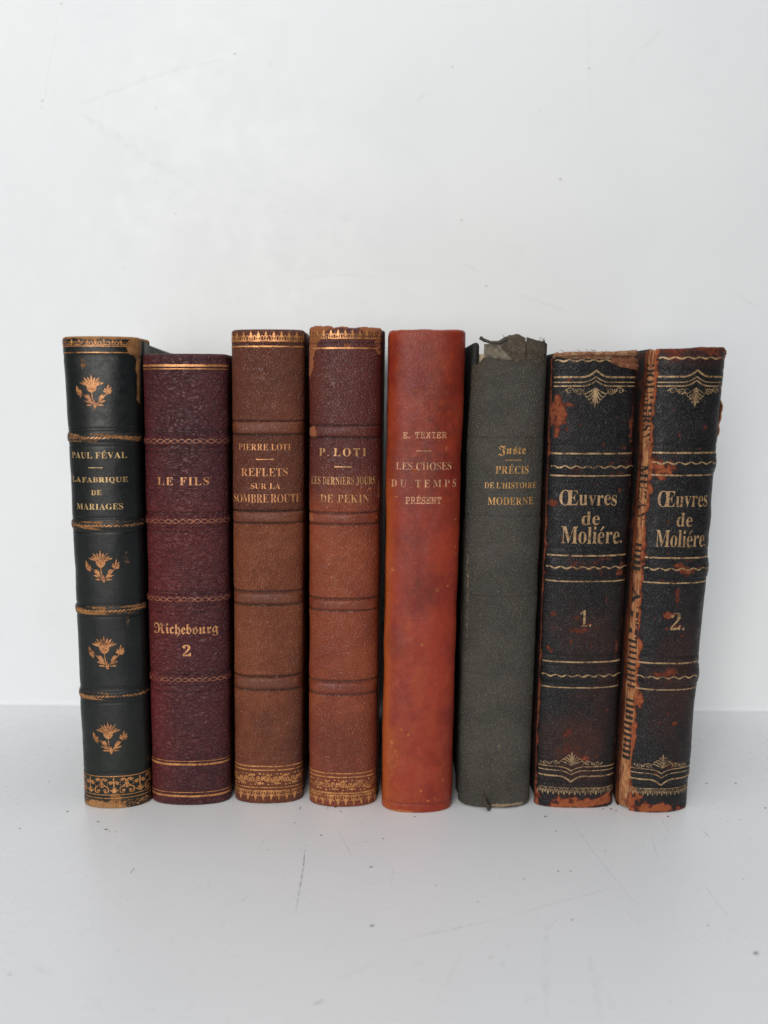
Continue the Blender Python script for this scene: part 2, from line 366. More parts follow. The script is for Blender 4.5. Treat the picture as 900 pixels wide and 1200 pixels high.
class Book:
    def __init__(B, name, label, x, y, surf, depth, mats, board_h=None, group='old leather books standing in a row'):
        B.S = surf; B.mats = mats; B.depth = 0.3582 - y
        o = bpy.data.objects.new(name, None); COL.objects.link(o); o.location = (x, y, 0); o.empty_display_size = 0.03
        o['label'] = label; o['category'] = 'book'; o['group'] = group; B.root = o
    def body(B, board_m, pages_m, bt=0.0024, top_gap=0.0008, y_in=0.0045, labels=None, left_dx=0.0, right_dx=0.0, bev=0.0007, y_left=None, bt_left=None, droop=0.0):
        S = B.S; hw = S.w / 2 - 0.0007
        for sx, dx in ((-1, left_dx), (1, right_dx)):
            tk = bt_left if (sx < 0 and bt_left) else bt; a, b = sorted((sx * (hw + dx), sx * (hw + dx - tk))); yi = y_left if (sx < 0 and y_left is not None) else y_in
            o = bevel_slab('cover_board', a, b, S.d + yi, B.depth, 0.0003, S.H - top_gap, board_m, bev, B.root, 2, S.k)
            for v in o.data.vertices:
                if droop and v.co.z > 0.1: v.co.z -= droop * max(0, v.co.y - S.d) / B.depth
        bevel_slab('page_block', -hw + bt, hw - bt, S.d * 0.75, B.depth - 0.003, 0.002, S.H - 0.0042 - droop, pages_m, 0.0004, B.root, 1, S.k)
    def spine(B, mat, wearf, tonef=None, sL=None, sR=None, top=None, bot=None, zt=None, ncol=110, nrow=560, rag=(0, 0), cap=0.0012, off=0.0,
              name='spine', inkf=None, thick=0.0014):
        """leather shell over the back; top/bot: functions of s giving the torn rim's z offset"""
        S = B.S; sL = S.smin if sL is None else sL; sR = S.smax if sR is None else sR
        H = S.H if zt is None else zt
        u = np.linspace(0, 1, ncol); z = np.linspace(0, H, nrow)
        # rows: inside bottom, bottom roll, wall, top roll, inside top
        ph = np.linspace(0, pi / 2, 5)
        rows = []                                    # (z, inward)
        rows += [(0.006, thick + 0.0006), (0.0006, thick + 0.0004)]
        rb = 0.0006
        rows += [(rb - rb * cos(q), rb - rb * sin(q)) for q in ph[:-1]]
        rows += [(q, 0.0) for q in z if rb <= q <= H - cap]
        rows += [(H - cap + cap * sin(q), cap * (1 - cos(q))) for q in ph[1:]]
        rows += [(H - 0.0004, cap + thick * 0.6), (H - 0.0016, cap + thick), (H - 0.006, cap + thick * 1.1)]
        R = np.array(rows); zz = R[:, 0][:, None]; inw = R[:, 1][:, None]
        if callable(sL): sL = sL(zz)
        if callable(sR): sR = sR(zz)
        s = sL + (sR - sL) * u[None]
        if rag[0] or rag[1]:
            wl = (fbm(zz * 260, 2.2, S.seed + 31, 4) - 0.5) * 2 * rag[0]; wr = (fbm(zz * 260, 8.2, S.seed + 37, 4) - 0.5) * 2 * rag[1]
            s = s + wl * (1 - u[None]) ** 6 + wr * u[None] ** 6
        s = s + 0 * zz; zz = zz + 0 * s; inw = inw + 0 * s
        z0 = zz.copy()
        if top is not None: zz = zz + top(s) * sstep(H - 0.012, H - 0.0005, zz)
        if bot is not None: zz = zz + bot(s) * (1 - sstep(0.0, 0.006, zz))
        P = S.pos(s, zz, off, band=False)
        nx = np.interp(s, S.s, S.nx); ny = np.interp(s, S.s, S.ny)
        P[..., 0] -= nx * inw; P[..., 1] -= ny * inw
        nr, nc = s.shape
        V = P.reshape(-1, 3); F = grid_faces(nr, nc)
        o = mesh_obj(name, V, F.tolist(), mat, B.root)
        set_uv(o, np.stack([s.ravel() + S.seed * 0.37, zz.ravel()], -1))
        wv = wearf(s, zz) if wearf else 0 * s
        set_attr(o, 'wear', wv); set_attr(o, 'tone', np.clip(tonef(s, zz), 0, 1) if tonef else 0 * s)
        ink = 0 * s
        for zc, dp, hw, ik in S.grooves: ink = np.maximum(ink, ik * np.exp(-((zz - zc) / hw) ** 2))
        if inkf: ink = np.maximum(ink, inkf(s, zz))
        set_attr(o, 'ink', ink)
        if name == 'spine': B.sp = o
        return o
    def band(B, mat, i, wearf=None, tonef=None, sext=None, parent=None):
        S = B.S; zc, hw, hh = S.bands[i]
        e = S.arc + 0.006 if sext is None else sext
        s = np.linspace(-e, e, 90)[None]; z = (zc + hw * np.sin(np.linspace(-pi / 2, pi / 2, 17)))[:, None]
        s = s + 0 * z; z = z + 0 * s
        fade = np.clip((e - np.abs(s)) / 0.004, 0, 1)
        P = S.pos(s, z, 0.0, band=False)
        h = hh * np.sqrt(np.clip(1 - (np.abs(z - zc) / hw) ** 3, 0, 1)) * fade - 0.00012 * (1 - fade) - 0.00008 * (np.abs(z - zc) > hw * 0.98)
        h = h + (fbm(s * 500, z * 500, S.seed + 5) - 0.5) * 0.0002
        nx = np.interp(s, S.s, S.nx); ny = np.interp(s, S.s, S.ny)
        P[..., 0] += nx * h; P[..., 1] += ny * h
        o = mesh_obj('raised_band', P.reshape(-1, 3), grid_faces(*s.shape).tolist(), mat, parent or B.sp)
        set_uv(o, np.stack([s.ravel() + S.seed * 0.37, z.ravel()], -1))
        set_attr(o, 'wear', wearf(s, z) if wearf else 0 * s); set_attr(o, 'tone', np.clip(tonef(s, z), 0, 1) if tonef else 0 * s); set_attr(o, 'ink', 0 * s)
        return o
    def deco(B, name, D, mat, off=0.00009, parent=None):
        S = B.S; V, F, O = D.arrays()
        P = S.pos(V[:, 0], V[:, 1], off + O)
        o = mesh_obj(name, P, F, mat, parent or B.sp, False)
        set_uv(o, np.stack([V[:, 0] + S.seed * 0.37, V[:, 1]], -1))
        return o

def blobs(L, soft=0.5, seed=0, namp=0.6, nscale=700):
    """wear field: list of (s, z, radius s, radius z, amount)"""
    def f(s, z):
        w = 0 * s
        n = (fbm(s * nscale * 0.5, z * nscale * 0.5, seed, 4) - 0.5) * 2 * namp
        for (a, b, ra, rb, amt) in L:
            d = np.sqrt(((s - a) / ra) ** 2 + ((z - b) / rb) ** 2) + n
            w = np.maximum(w, amt * (1 - sstep(1 - soft, 1 + soft, d)))
        return w
    return f
def mx(*fs):
    def f(s, z):
        w = 0 * s
        for g in fs: w = np.maximum(w, g(s, z))
        return w
    return f

# ------------------------------------------------------------------ 2-D drawing for tooling
class D:
    def __init__(s): s.V = []; s.F = []; s.O = []; s.n = 0; s.k = 0
    def add(s, V, F):
        V = np.asarray(V, float); s.V.append(V); s.F += [tuple(int(i) + s.n for i in f) for f in F]; s.n += len(V)
        s.O.append(np.full(len(V), (s.k % 9) * 0.000004)); s.k += 1
    def arrays(s): return np.concatenate(s.V), s.F, np.concatenate(s.O)
    def stroke(s, pts, w, n=None, taper=True):
        pts = np.array(pts, float)
        # resample as Catmull-Rom
        if n is None: n = max(6, 5 * len(pts))
        m = len(pts); t = np.linspace(0, m - 1, n); out = []
        for q in t:
            i = min(int(q), m - 2); u = q - i
            p0 = pts[max(i - 1, 0)]; p1 = pts[i]; p2 = pts[i + 1]; p3 = pts[min(i + 2, m - 1)]
            out.append(0.5 * ((2 * p1) + (p2 - p0) * u + (2 * p0 - 5 * p1 + 4 * p2 - p3) * u * u + (3 * p1 - p0 - 3 * p2 + p3) * u ** 3))
        P = np.array(out); s.poly(P, [w * 0.35, w, w, w * 0.35] if taper else [w])
    def poly(s, P, widths):
        n = len(P); w = np.interp(np.linspace(0, 1, n), np.linspace(0, 1, len(widths)), widths) if len(widths) > 1 else np.full(n, widths[0])
        d = np.gradient(P, axis=0); L = np.hypot(d[:, 0], d[:, 1])[:, None] + 1e-12; d = d / L; nn = np.stack([-d[:, 1], d[:, 0]], -1)
        A = P + nn * w[:, None] / 2; Bq = P - nn * w[:, None] / 2
        V = np.empty((2 * n, 2)); V[0::2] = A; V[1::2] = Bq
        s.add(V, [(2 * i, 2 * i + 1, 2 * i + 3, 2 * i + 2) for i in range(n - 1)])
    def leaf(s, x, z, ang, L, w, bend=0.0, n=9, tip=0.45):
        t = np.linspace(0, 1, n); a = radians(ang) + bend * t
        px = x + np.cumsum(np.concatenate([[0], np.cos(a[1:]) * L / (n - 1)])); pz = z + np.cumsum(np.concatenate([[0], np.sin(a[1:]) * L / (n - 1)]))
        wd = w * np.sin(pi * np.clip(t, 0, 1) ** (0.7 if tip < 0.5 else 1.4)) + w * 0.06
        s.poly(np.stack([px, pz], -1), list(wd))
    def dot(s, x, z, r, n=9):
        a = np.linspace(0, 2 * pi, n, endpoint=False)
        s.add(np.stack([x + r * np.cos(a), z + r * np.sin(a)], -1), [tuple(range(n))])
    def spiral(s, x, z, r, a0, turns, w, dirn=1, n=22):
        t = np.linspace(0, 1, n); a = radians(a0) + dirn * turns * 2 * pi * t; rr = r * (1 - 0.85 * t)
        s.poly(np.stack([x + rr * np.cos(a), z + rr * np.sin(a)], -1), [w * 0.9, w, w * 0.8, w * 0.9])
        s.dot(x + rr[-1] * cos(a[-1]), z + rr[-1] * sin(a[-1]), w * 0.75)
    def rule(s, s0, s1, z, w, wob=0.00005, seed=0, skew=0.0):
        n = max(8, int((s1 - s0) / 0.0006)); x = np.linspace(s0, s1, n)
        y = z + (fbm(x * 300, 1.1, seed) - 0.5) * 2 * wob + skew * x
        ww = w * (0.75 + 0.5 * fbm(x * 500, 4.4, seed + 9)); P = np.stack([x, y], -1)
        s.poly(P, list(ww))

# ---- lettering: glyphs from the built-in font set (bold serif, blackletter, typewriter), laid out by hand
_gl = {}
def glyph(c, style):
    key = (c, style)
    if key in _gl: return _gl[key]
    ch = c
    base = {'B': (0x1D400, 0x1D41A, 0x1D7CE), 'F': (0x1D56C, 0x1D586, 0x1D7CE), 'M': (0x1D670, 0x1D68A, 0x1D7F6)}[style[0]]
    if 'A' <= c <= 'Z': ch = chr(base[0] + ord(c) - 65)
    elif 'a' <= c <= 'z': ch = chr(base[1] + ord(c) - 97)
    elif c.isdigit(): ch = chr(base[2] + int(c))
    cu = bpy.data.curves.new('glyph', 'FONT'); cu.body = ch; cu.resolution_u = 4
    cu.offset = {'B': -0.004, 'F': 0.004, 'M': 0.004}[style[0]] + (-0.006 if style.endswith('-') else 0.0) + (0.012 if style.endswith('+') else 0.0)
    ob = bpy.data.objects.new('glyph', cu); COL.objects.link(ob)
    bpy.context.view_layer.update()
    me = ob.evaluated_get(bpy.context.evaluated_depsgraph_get()).to_mesh()
    V = np.array([v.co[:2] for v in me.vertices]).reshape(-1, 2); F = [tuple(p.vertices) for p in me.polygons]
    bpy.data.objects.remove(ob); bpy.data.curves.remove(cu)
    _gl[key] = (V, F); return V, F
def cap_h(style): return glyph('H', style)[0][:, 1].max() if style[0] != 'F' else 0.66
def text(d, string, style, s0, s1, z0, h, gap=0.08, space=0.32, seed=0, rot=False, skew=0.0):
    """lay a line of lettering into drawing d: left s0, right s1, baseline z0, capital height h"""
    R = random.Random(seed); ch = cap_h(style); x = 0; parts = []
    for c in string:
        if c == ' ': x += space; continue
        acc = None; b = c
        if c in '\u00c9\u00e9': acc = 1; b = 'E' if c == '\u00c9' else 'e'
        if c == '\u0152':
            V1, F1 = glyph('O', style); V2, F2 = glyph('E', style)
            w1 = V1[:, 0].max() - V1[:, 0].min()
            parts.append((V1 - [V1[:, 0].min() - x, 0], F1)); x += w1 * 0.70
            parts.append((V2 - [V2[:, 0].min() - x, 0], F2)); x += V2[:, 0].max() - V2[:, 0].min() + gap; continue
        V, F = glyph(b, style)
        if len(V) == 0: x += 0.2; continue
        mn, mxx = V[:, 0].min(), V[:, 0].max()
        Vn = V - [mn - x, 0]; Vn[:, 1] += R.uniform(-1, 1) * 0.012
        parts.append((Vn, F))
        if acc:
            cx = x + (mxx - mn) * 0.5; top = V[:, 1].max() + 0.05
            parts.append((np.array([[cx - 0.07, top], [cx - 0.02, top - 0.01], [cx + 0.17, top + 0.15], [cx + 0.08, top + 0.18]]), [(0, 1, 2, 3)]))
        x += mxx - mn + gap * (0.4 if c in '.\u2019' else 1.0)
    W = x - gap
    for V, F in parts:
        if rot:   # reading downwards
            P = np.stack([z0 + V[:, 1] / ch * h, s1 - V[:, 0] / W * (s1 - s0)], -1)
        else:
            P = np.stack([s0 + V[:, 0] / W * (s1 - s0), z0 + V[:, 1] / ch * h], -1); P[:, 1] += skew * P[:, 0]
        d.add(P, F)

# ---- ornaments
def thistle(d, x, z, u):
    """flower spray, u = total height"""
    cx, cz = x - 0.03 * u, z + 0.12 * u
    for k in range(9):
        q = k - 4; d.leaf(cx + q * 0.020 * u, cz + 0.03 * u, 90 - q * 13.5, u * (0.37 - 0.014 * abs(q) + (0.02 if k % 2 == 0 else -0.03)), u * 0.056, q * -0.10, 9, 0.8)
    for k in range(5):
        q = k - 2; d.leaf(cx + q * 0.012 * u, cz - 0.12 * u, 90 - q * 24, u * 0.27, u * 0.085, q * 0.35)
    d.leaf(cx, cz - 0.15 * u, 90, 0.24 * u, 0.19 * u)
    d.stroke([(cx, cz - 0.12 * u), (cx + 0.015 * u, z - 0.2 * u), (x + 0.04 * u, z - 0.42 * u)], 0.028 * u)
    bx = x + 0.05 * u
    d.leaf(bx, z - 0.53 * u, 90, 0.26 * u, 0.085 * u)
    for sx in (-1, 1):
        d.stroke([(bx, z - 0.46 * u), (bx + sx * 0.15 * u, z - 0.25 * u), (bx + sx * 0.38 * u, z - 0.05 * u)], 0.034 * u)
        for (t, L, a) in ((0.04, 0.24, 165), (0.10, 0.27, 148), (0.16, 0.24, 128), (0.22, 0.20, 112)):
            aa = a if sx < 0 else 180 - a
            d.leaf(bx + sx * t * 0.7 * u, z - (0.47 - t * 1.0) * u, aa, L * u, 0.055 * u, -sx * 0.35, 9, 0.8)
        d.leaf(bx + sx * 0.10 * u, z - 0.40 * u, 98 if sx < 0 else 80, 0.34 * u, 0.06 * u, sx * -0.3, 9, 0.8)
        d.leaf(bx + sx * 0.16 * u, z - 0.30 * u, 110 if sx < 0 else 68, 0.18 * u, 0.05 * u)
    d.leaf(x - 0.42 * u, z - 0.13 * u, 106, 0.34 * u, 0.12 * u); d.leaf(x - 0.40 * u, z - 0.10 * u, 78, 0.18 * u, 0.08 * u); d.leaf(x - 0.36 * u, z - 0.06 * u, 255, 0.13 * u, 0.05 * u)
    for a, L in ((58, .26), (80, .32), (108, .20), (132, .15), (18, .14), (38, .20)): d.leaf(x + 0.41 * u, z - 0.07 * u, a, L * u, 0.05 * u, 0, 9, 0.8)
def trefoil_row(d, s0, s1, z0, z1, n, up=1):
    """row of small lancets with drops between; up=1 points to z1"""
    p = (s1 - s0) / n; h = abs(z1 - z0); a = 90 * up
    zb = z0 if up > 0 else z1
    for k in range(n):
        x = s0 + (k + 0.5) * p
        d.leaf(x, zb, a, h * 0.98, p * 0.26, 0, 9, 0.8)
        d.leaf(x, zb + up * h * 0.30, a, h * 0.52, p * 0.40)
        for sx in (-1, 1): d.leaf(x, zb + up * h * 0.34, a - up * sx * 52, h * 0.26, p * 0.17)
        d.poly(np.array([[x - p * 0.2, zb + up * h * 0.14], [x + p * 0.2, zb + up * h * 0.14]]), [h * 0.09])
        for q in (0.27, 0.73):                       # loops between
            xx = s0 + (k + q + (0.5 if q < 0.5 else -0.5) * 0) * p
        xx = s0 + k * p
        t = np.linspace(-0.15 * pi, 1.15 * pi, 9)
        d.poly(np.stack([xx + p * 0.20 * np.cos(t), zb + up * (h * 0.30 + h * 0.24 * np.sin(t))], -1), [p * 0.07, p * 0.13, p * 0.07])
        d.poly(np.array([[xx - p * 0.19, zb + up * h * 0.04], [xx - p * 0.17, zb + up * h * 0.3]]), [p * 0.13]); d.poly(np.array([[xx + p * 0.19, zb + up * h * 0.04], [xx + p * 0.17, zb + up * h * 0.3]]), [p * 0.13])
    d.rule(s0, s1, zb + up * h * 0.04, h * 0.11)
def vine_row(d, s0, s1, z0, z1, n):
    p = (s1 - s0) / n; zc = (z0 + z1) / 2; h = z1 - z0
    x = np.linspace(s0, s1, n * 16); d.poly(np.stack([x, zc + 0.30 * h * np.sin((x - s0) / p * pi)], -1), [h * 0.085])
    R = random.Random(3)
    for k in range(n):
        sg = 1 if k % 2 == 0 else -1; cx = s0 + (k + 0.5) * p
        d.spiral(cx, zc - sg * 0.08 * h, p * 0.36, 200 if sg > 0 else 20, 1.35, h * 0.085, -1 if sg > 0 else -1)
        d.dot(cx + p * 0.48, zc + sg * 0.36 * h, h * 0.085); d.dot(cx - p * 0.40, zc + sg * 0.42 * h, h * 0.07); d.dot(cx + p * 0.15, zc - sg * 0.44 * h, h * 0.085)
        for a in (35, 80, 130): d.leaf(cx + p * 0.1, zc + sg * 0.26 * h, sg * a, h * 0.26, h * 0.11)
        for a in (-60, -110): d.leaf(cx + p * 0.5, zc, sg * a, h * 0.32, h * 0.10)
        d.dot(cx + p * 0.62, zc - sg * 0.18 * h, h * 0.07)
def scroll_frieze(d, s0, s1, z0, z1, n):
    p = (s1 - s0) / n; h = z1 - z0
    for k in range(n):
        cx = s0 + (k + 0.5) * p
        if k % 2 == 0:
            for sx in (-1, 1):
                d.stroke([(cx + sx * 0.10 * p, z0 + 0.80 * h), (cx + sx * 0.16 * p, z0 + 0.55 * h), (cx + sx * 0.52 * p, z0 + 0.36 * h), (cx + sx * 0.50 * p, z0 + 0.10 * h), (cx + sx * 0.2 * p, z0 + 0.07 * h)], h * 0.07, 18)
                d.spiral(cx + sx * 0.30 * p, z0 + 0.83 * h, 0.17 * p, 180 if sx > 0 else 0, 1.1, h * 0.065, -sx)
                d.spiral(cx + sx * 0.22 * p, z0 + 0.20 * h, 0.16 * p, 270, 1.0, h * 0.065, sx)
            d.leaf(cx, z0 + 0.34 * h, 90, 0.5 * h, 0.16 * p); d.leaf(cx, z0 + 0.40 * h, 160, .2 * h, .09 * p); d.leaf(cx, z0 + 0.40 * h, 20, .2 * h, .09 * p)
            d.leaf(cx, z0 + 0.75 * h, 60, .24 * h, .1 * p); d.leaf(cx, z0 + 0.75 * h, 120, .24 * h, .1 * p)
        else:
            d.stroke([(cx, z0 + 0.2 * h), (cx, z0 + 0.95 * h)], h * 0.07)
            for sx in (-1, 1):
                d.spiral(cx + sx * 0.24 * p, z0 + 0.64 * h, 0.19 * p, 180 if sx > 0 else 0, 1.1, h * 0.065, -sx)
                d.leaf(cx, z0 + 0.12 * h, 90 - sx * 62, 0.30 * h, 0.12 * p); d.leaf(cx, z0 + 0.22 * h, 90 - sx * 40, .22 * h, .09 * p)
            d.dot(cx, z0 + 0.16 * h, 0.12 * h); d.leaf(cx, z0 + 0.75 * h, 90, .25 * h, .12 * p)
        for q in (0.2, 0.5, 0.8): d.dot(s0 + (k + 1) * p, z0 + (0.45 + 0.5 * q) * h, h * 0.03)
def chain(d, s0, s1, z, amp, pitch, w):
    n = int((s1 - s0) / pitch * 10); x = np.linspace(s0, s1, n)
    for ph in (0, pi): d.poly(np.stack([x, z + amp * np.sin((x - s0) / pitch * pi + ph)], -1), [w])
def rope(d, s0, s1, z, amp, pitch, w):
    n = int((s1 - s0) / pitch)
    for k in range(n):
        x = s0 + (k + 0.5) * pitch
        d.stroke([(x - pitch * 0.62, z - amp), (x - pitch * 0.15, z - amp * 0.55), (x + pitch * 0.15, z + amp * 0.55), (x + pitch * 0.62, z + amp)], w, 8)
def ribbon(d, s0, s1, z, amp, pitch, w, skew=0):
    """flat twisted ribbon: long flat S shapes that swell and thin"""
    n = int((s1 - s0) / pitch * 12); x = np.linspace(s0, s1, n); ph = (x - s0) / pitch * 2 * pi
    y = z + amp * np.sin(ph) + skew * x; ww = w * (0.55 + 0.65 * np.abs(np.cos(ph / 2 + 0.6)))
    d.poly(np.stack([x, y], -1), list(ww))
def bracket_lines(d, s0, s1, xc, zs, ws, peaks, half):
    """rules that rise (or dip) to an ogee point at xc"""
    for z, w, pk in zip(zs, ws, peaks):
        x = np.linspace(s0, s1, 90); u = np.clip(np.abs(x - xc) / half, 0, 1); y = z + pk * (1 - u) ** 2.2
        d.poly(np.stack([x, y], -1), [w])
def palmette(d, x, z, h, wid, dirn=-1, w=0.00022):
    """fan of curled lobes with scrolls at both sides; dirn -1 hangs below z, +1 stands on z"""
    a = 90 * dirn; W = wid / 2
    d.leaf(x, z + dirn * 0.02 * h, a, h, h * 0.15, 0, 11, 0.8); d.leaf(x, z + dirn * 0.62 * h, a, h * 0.38, h * 0.13)
    P = lambda u, v: (x + u * W, z + dirn * v * h)
    for sx in (-1, 1):
        for (x1, v1, x2, v2, x3, v3) in ((.08, .42, .17, .62, .24, .50), (.12, .34, .26, .50, .33, .34), (.16, .22, .34, .34, .40, .18), (.05, .50, .09, .78, .15, .70)):
            d.stroke([P(0, .05), P(sx * x1, v1), P(sx * x2, v2), P(sx * x3, v3)], w * 1.7, 14)
        d.stroke([P(sx * .34, .05), P(sx * .46, .34), P(sx * .60, .30), P(sx * .72, .06), P(sx * .86, .10), P(sx * 1.0, .24)], w * 1.3, 24)
        d.spiral(x + sx * 0.50 * W, z + dirn * 0.22 * h, h * 0.17, 90 * dirn, 1.2, w * 1.1, sx * dirn)
        d.spiral(x + sx * 0.80 * W, z + dirn * 0.20 * h, h * 0.15, -90 * dirn, 1.1, w * 1.1, sx * dirn)
        for q in (.62, .70, .92): d.leaf(*P(sx * q, .10), a - sx * 25, h * 0.2, h * 0.06)
def eggs(d, s0, s1, z, h, n, w):
    p = (s1 - s0) / n
    for k in range(n):
        x = s0 + (k + 0.5) * p
        t = np.linspace(0.1 * pi, 0.9 * pi, 9); d.poly(np.stack([x + p * 0.46 * np.cos(t), z - h * 0.75 + h * 0.75 * np.sin(t)], -1), [w])
        d.leaf(x, z - h * 0.2, -90, h * 0.5, p * 0.34)
        d.leaf(s0 + k * p, z - h * 0.45, -90, h * 0.55, p * 0.3)

PG = pages_mat()
GOLD = gilt('gilding', (0.62, 0.28, 0.095), 0.40, 0.45, 0.36); GOLD_W = gilt('gilding_rubbed', (0.60, 0.28, 0.10), 0.47, soft=0.10)
GOLD_P = gilt('gilding_pale', (0.43, 0.28, 0.14), 0.43, 0.25, 0.45, 0.1); GOLD_F = gilt('gilding_faded', (0.60, 0.36, 0.20), 0.44, 0.15, 0.55, 0.14)
GOLD_D = gilt('gilding_dull', (0.40, 0.27, 0.14), 0.43, 0.2, 0.5, 0.14)
dark_board = plain('dark_marbled_board', (0.03, 0.032, 0.03), (0.05, 0.05, 0.046), 260, 0.6, c3=(0.085, 0.085, 0.08))
maroon_board = plain('maroon_board', (0.02, 0.010, 0.010), (0.034, 0.016, 0.014), 260, 0.6)
red_board = plain('red_rotted_board', (0.10, 0.022, 0.012), (0.19, 0.05, 0.022), 240, 0.85, 0.0004, c3=(0.025, 0.014, 0.012))
def rim_wear(H, w, amt, seed=0, top=True, bot=True, side=0.0, arc=0.02):
    def f(s, z):
        n = (fbm(s * 260, z * 260, seed, 4) - 0.5) * 1.1
        r = 0 * s
        if top: r = np.maximum(r, amt * (1 - sstep(0, 1, (H - z) / w + n)))
        if bot: r = np.maximum(r, amt * (1 - sstep(0, 1, z / w + n)))
        if side: r = np.maximum(r, side * (1 - sstep(0, 1, (arc - np.abs(s)) / 0.0016 + n * 1.3)) * (np.abs(s) < arc + 0.002))
        return r
    return f
def rule_obj(B, zs, s0, s1, w, mat=None, seed=0, off=0.00009, name='gilt_rule', skew=0.0):
    for i, z in enumerate(zs):
        d = D(); d.rule(s0, s1, z, w if not isinstance(w, (list, tuple)) else w[i], 0.00006, seed + i, skew); B.deco(name, d, mat or GOLD, off)

# ================================================================== BOOK with thistles (black, far left)
S1 = Surf(0.0256, 0.0070, 0.17937, 1.1, 2.15, 0.013, 3, (0.075, 0.02), 0.0003)
S1.bands = [(0.14366, 0.0016, 0.00042), (0.11161, 0.0016, 0.00042), (0.07950, 0.0016, 0.00042), (0.04605, 0.0016, 0.00042)]
S1.grooves = [(zg, 0.00012, 0.00028, 0.8) for zg in (0.17266, 0.17192, 0.14702, 0.14595, 0.14060, 0.11446, 0.11367, 0.10907, 0.08197, 0.08131, 0.07704, 0.04928, 0.04860, 0.04315, 0.01504, 0.01433)]
L1 = leather('black_calf_leather', (0.008, 0.010, 0.011), (0.013, 0.015, 0.014), (0.013, 0.017, 0.012), (0.24, 0.105, 0.035), (0.34, 0.18, 0.075), 'smooth', 900, 0.00016, 0.34, 1.0, (0.05, 0.05, 0.045), 0.3, 0.3)
GOLD_T = gilt('gilding_tan', (0.50, 0.215, 0.075), 0.41, 0.35, 0.42, 0.12)
B1 = Book('book', 'black leather book with four gilt thistle sprays on its spine and a worn tan head', -0.1050, 0.2732, S1, None, None)
w1 = mx(rim_wear(S1.H, 0.0030, 0.78, 4, True, False), rim_wear(S1.H, 0.0022, 0.62, 5, False, True),
        blobs([(0.0150, S1.H - 0.004, 0.0032, 0.006, .75), (0.0146, S1.H - 0.012, 0.0014, 0.012, .9), (0.0125, S1.H - 0.004, 0.003, 0.003, .7), (-0.004, 0.0008, 0.009, 0.0025, .9), (0.001, 0.004, 0.003, 0.003, .55),
               (-0.01437, 0.16569, 0.001, 0.006, .45), (-0.00454, 0.16926, 0.0012, 0.003, .47), (0.00795, 0.09916, 0.0012, 0.004, .42), (-0.01443, 0.06976, 0.0007, 0.006, .5), (0.00778, 0.07473, 0.001, 0.003, .45)], 0.5, 6))
B1.spine(L1, w1, lambda s, z: sstep(0.05, 0.0, z))
bw1 = lambda s, z: 0.52 * (vnoise(s * 180 + z * 911, z * 333, 21)) + 0.16 * (s < 0) + 0.05
for i in range(4): B1.band(L1, i, bw1, sext=0.0185)
for i, zr in enumerate((0.14366, 0.11161, 0.07950, 0.04605)):
    d = D(); rope(d, -0.0155, 0.0165, zr, 0.00030, 0.0014, 0.00042); B1.deco('gilt_rope', d, GOLD_W, 0.00012)
for i, (sx, z0, z1) in enumerate(((-0.00151, 0.15369, 0.16569), (-0.00093, 0.08979, 0.10205), (-0.00077, 0.05638, 0.06943), (-0.00061, 0.02241, 0.03525))):
    d = D(); thistle(d, sx, (z0 + z1) / 2 + 0.0003, (z1 - z0) * 0.95); B1.deco('gilt_thistle', d, GOLD_T)
d = D()
text(d, 'PAUL F\u00c9VAL', 'B', -0.01122, 0.00918, 0.13630, 0.13845 - 0.13630, seed=1)
d.rule(-0.00419, 0.00077, 0.13290, 0.0003)
text(d, 'LA FABRIQUE', 'B+', -0.01165, 0.00935, 0.12763, 0.12943 - 0.12763, gap=.06, space=.12, seed=2)
text(d, 'DE', 'B+', -0.00362, 0.00011, 0.12295, 0.12476 - 0.12295, seed=3)
text(d, 'MARIAGES', 'B', -0.00981, 0.00739, 0.11761, 0.11972 - 0.11761, seed=4)
B1.deco('gilt_lettering', d, gilt('gilding_lemon', (0.62, 0.42, 0.18), 0.30, 0.35))
rule_obj(B1, [0.17591, 0.17370], -0.015, 0.0150, 0.0003, seed=3)
rule_obj(B1, [0.01345, 0.00583, 0.00441], -0.0165, 0.0175, 0.00030, GOLD, 8)
d = D(); scroll_frieze(d, -0.0162, 0.0172, 0.00619, 0.01310, 7); B1.deco('gilt_frieze', d, GOLD)
d = D(); vine_row(d, -0.016, 0.017, 0.00084, 0.00369, 10); B1.deco('gilt_frieze', d, GOLD_W)
d = D(); trefoil_row(d, -0.015, 0.015, 0.17635, 0.17841, 11); B1.deco('gilt_frieze', d, GOLD_W)
B1.body(dark_board, PG, droop=0.003)
B1.root.rotation_euler = (0, 0, radians(2.5))

# ================================================================== burgundy book
S2 = Surf(0.0308, 0.0062, 0.17343, 1.5, 2.3, 0.015, 9, (0.0, 0.01), 0.00025)
S2.bands = [(0.14228, 0.0015, 0.0004), (0.11286, 0.0015, 0.0004), (0.08323, 0.0015, 0.0004), (0.05169, 0.0015, 0.0004)]
S2.grooves = [(zg, 0.00012, 0.00026, 0.55) for zg in (0.14613, 0.14521, 0.14012, 0.13826, 0.11595, 0.11500, 0.11053, 0.10893, 0.08603, 0.08505, 0.08076, 0.07827, 0.05459, 0.05356, 0.04912, 0.04655)]
L2 = leather('burgundy_morocco', (0.062, 0.011, 0.015), (0.084, 0.015, 0.018), (0.135, 0.017, 0.016), (0.10, 0.03, 0.022), (0.15, 0.06, 0.04), 'crease', 600, 0.00042, 0.40, 2.0, (0.12, 0.03, 0.032), 0.14, 0.32, cav=0.34)
B2 = Book('book', 'burgundy grained leather book lettered LE FILS with gilt chain bands', -0.0766, 0.2757, S2, None, None)
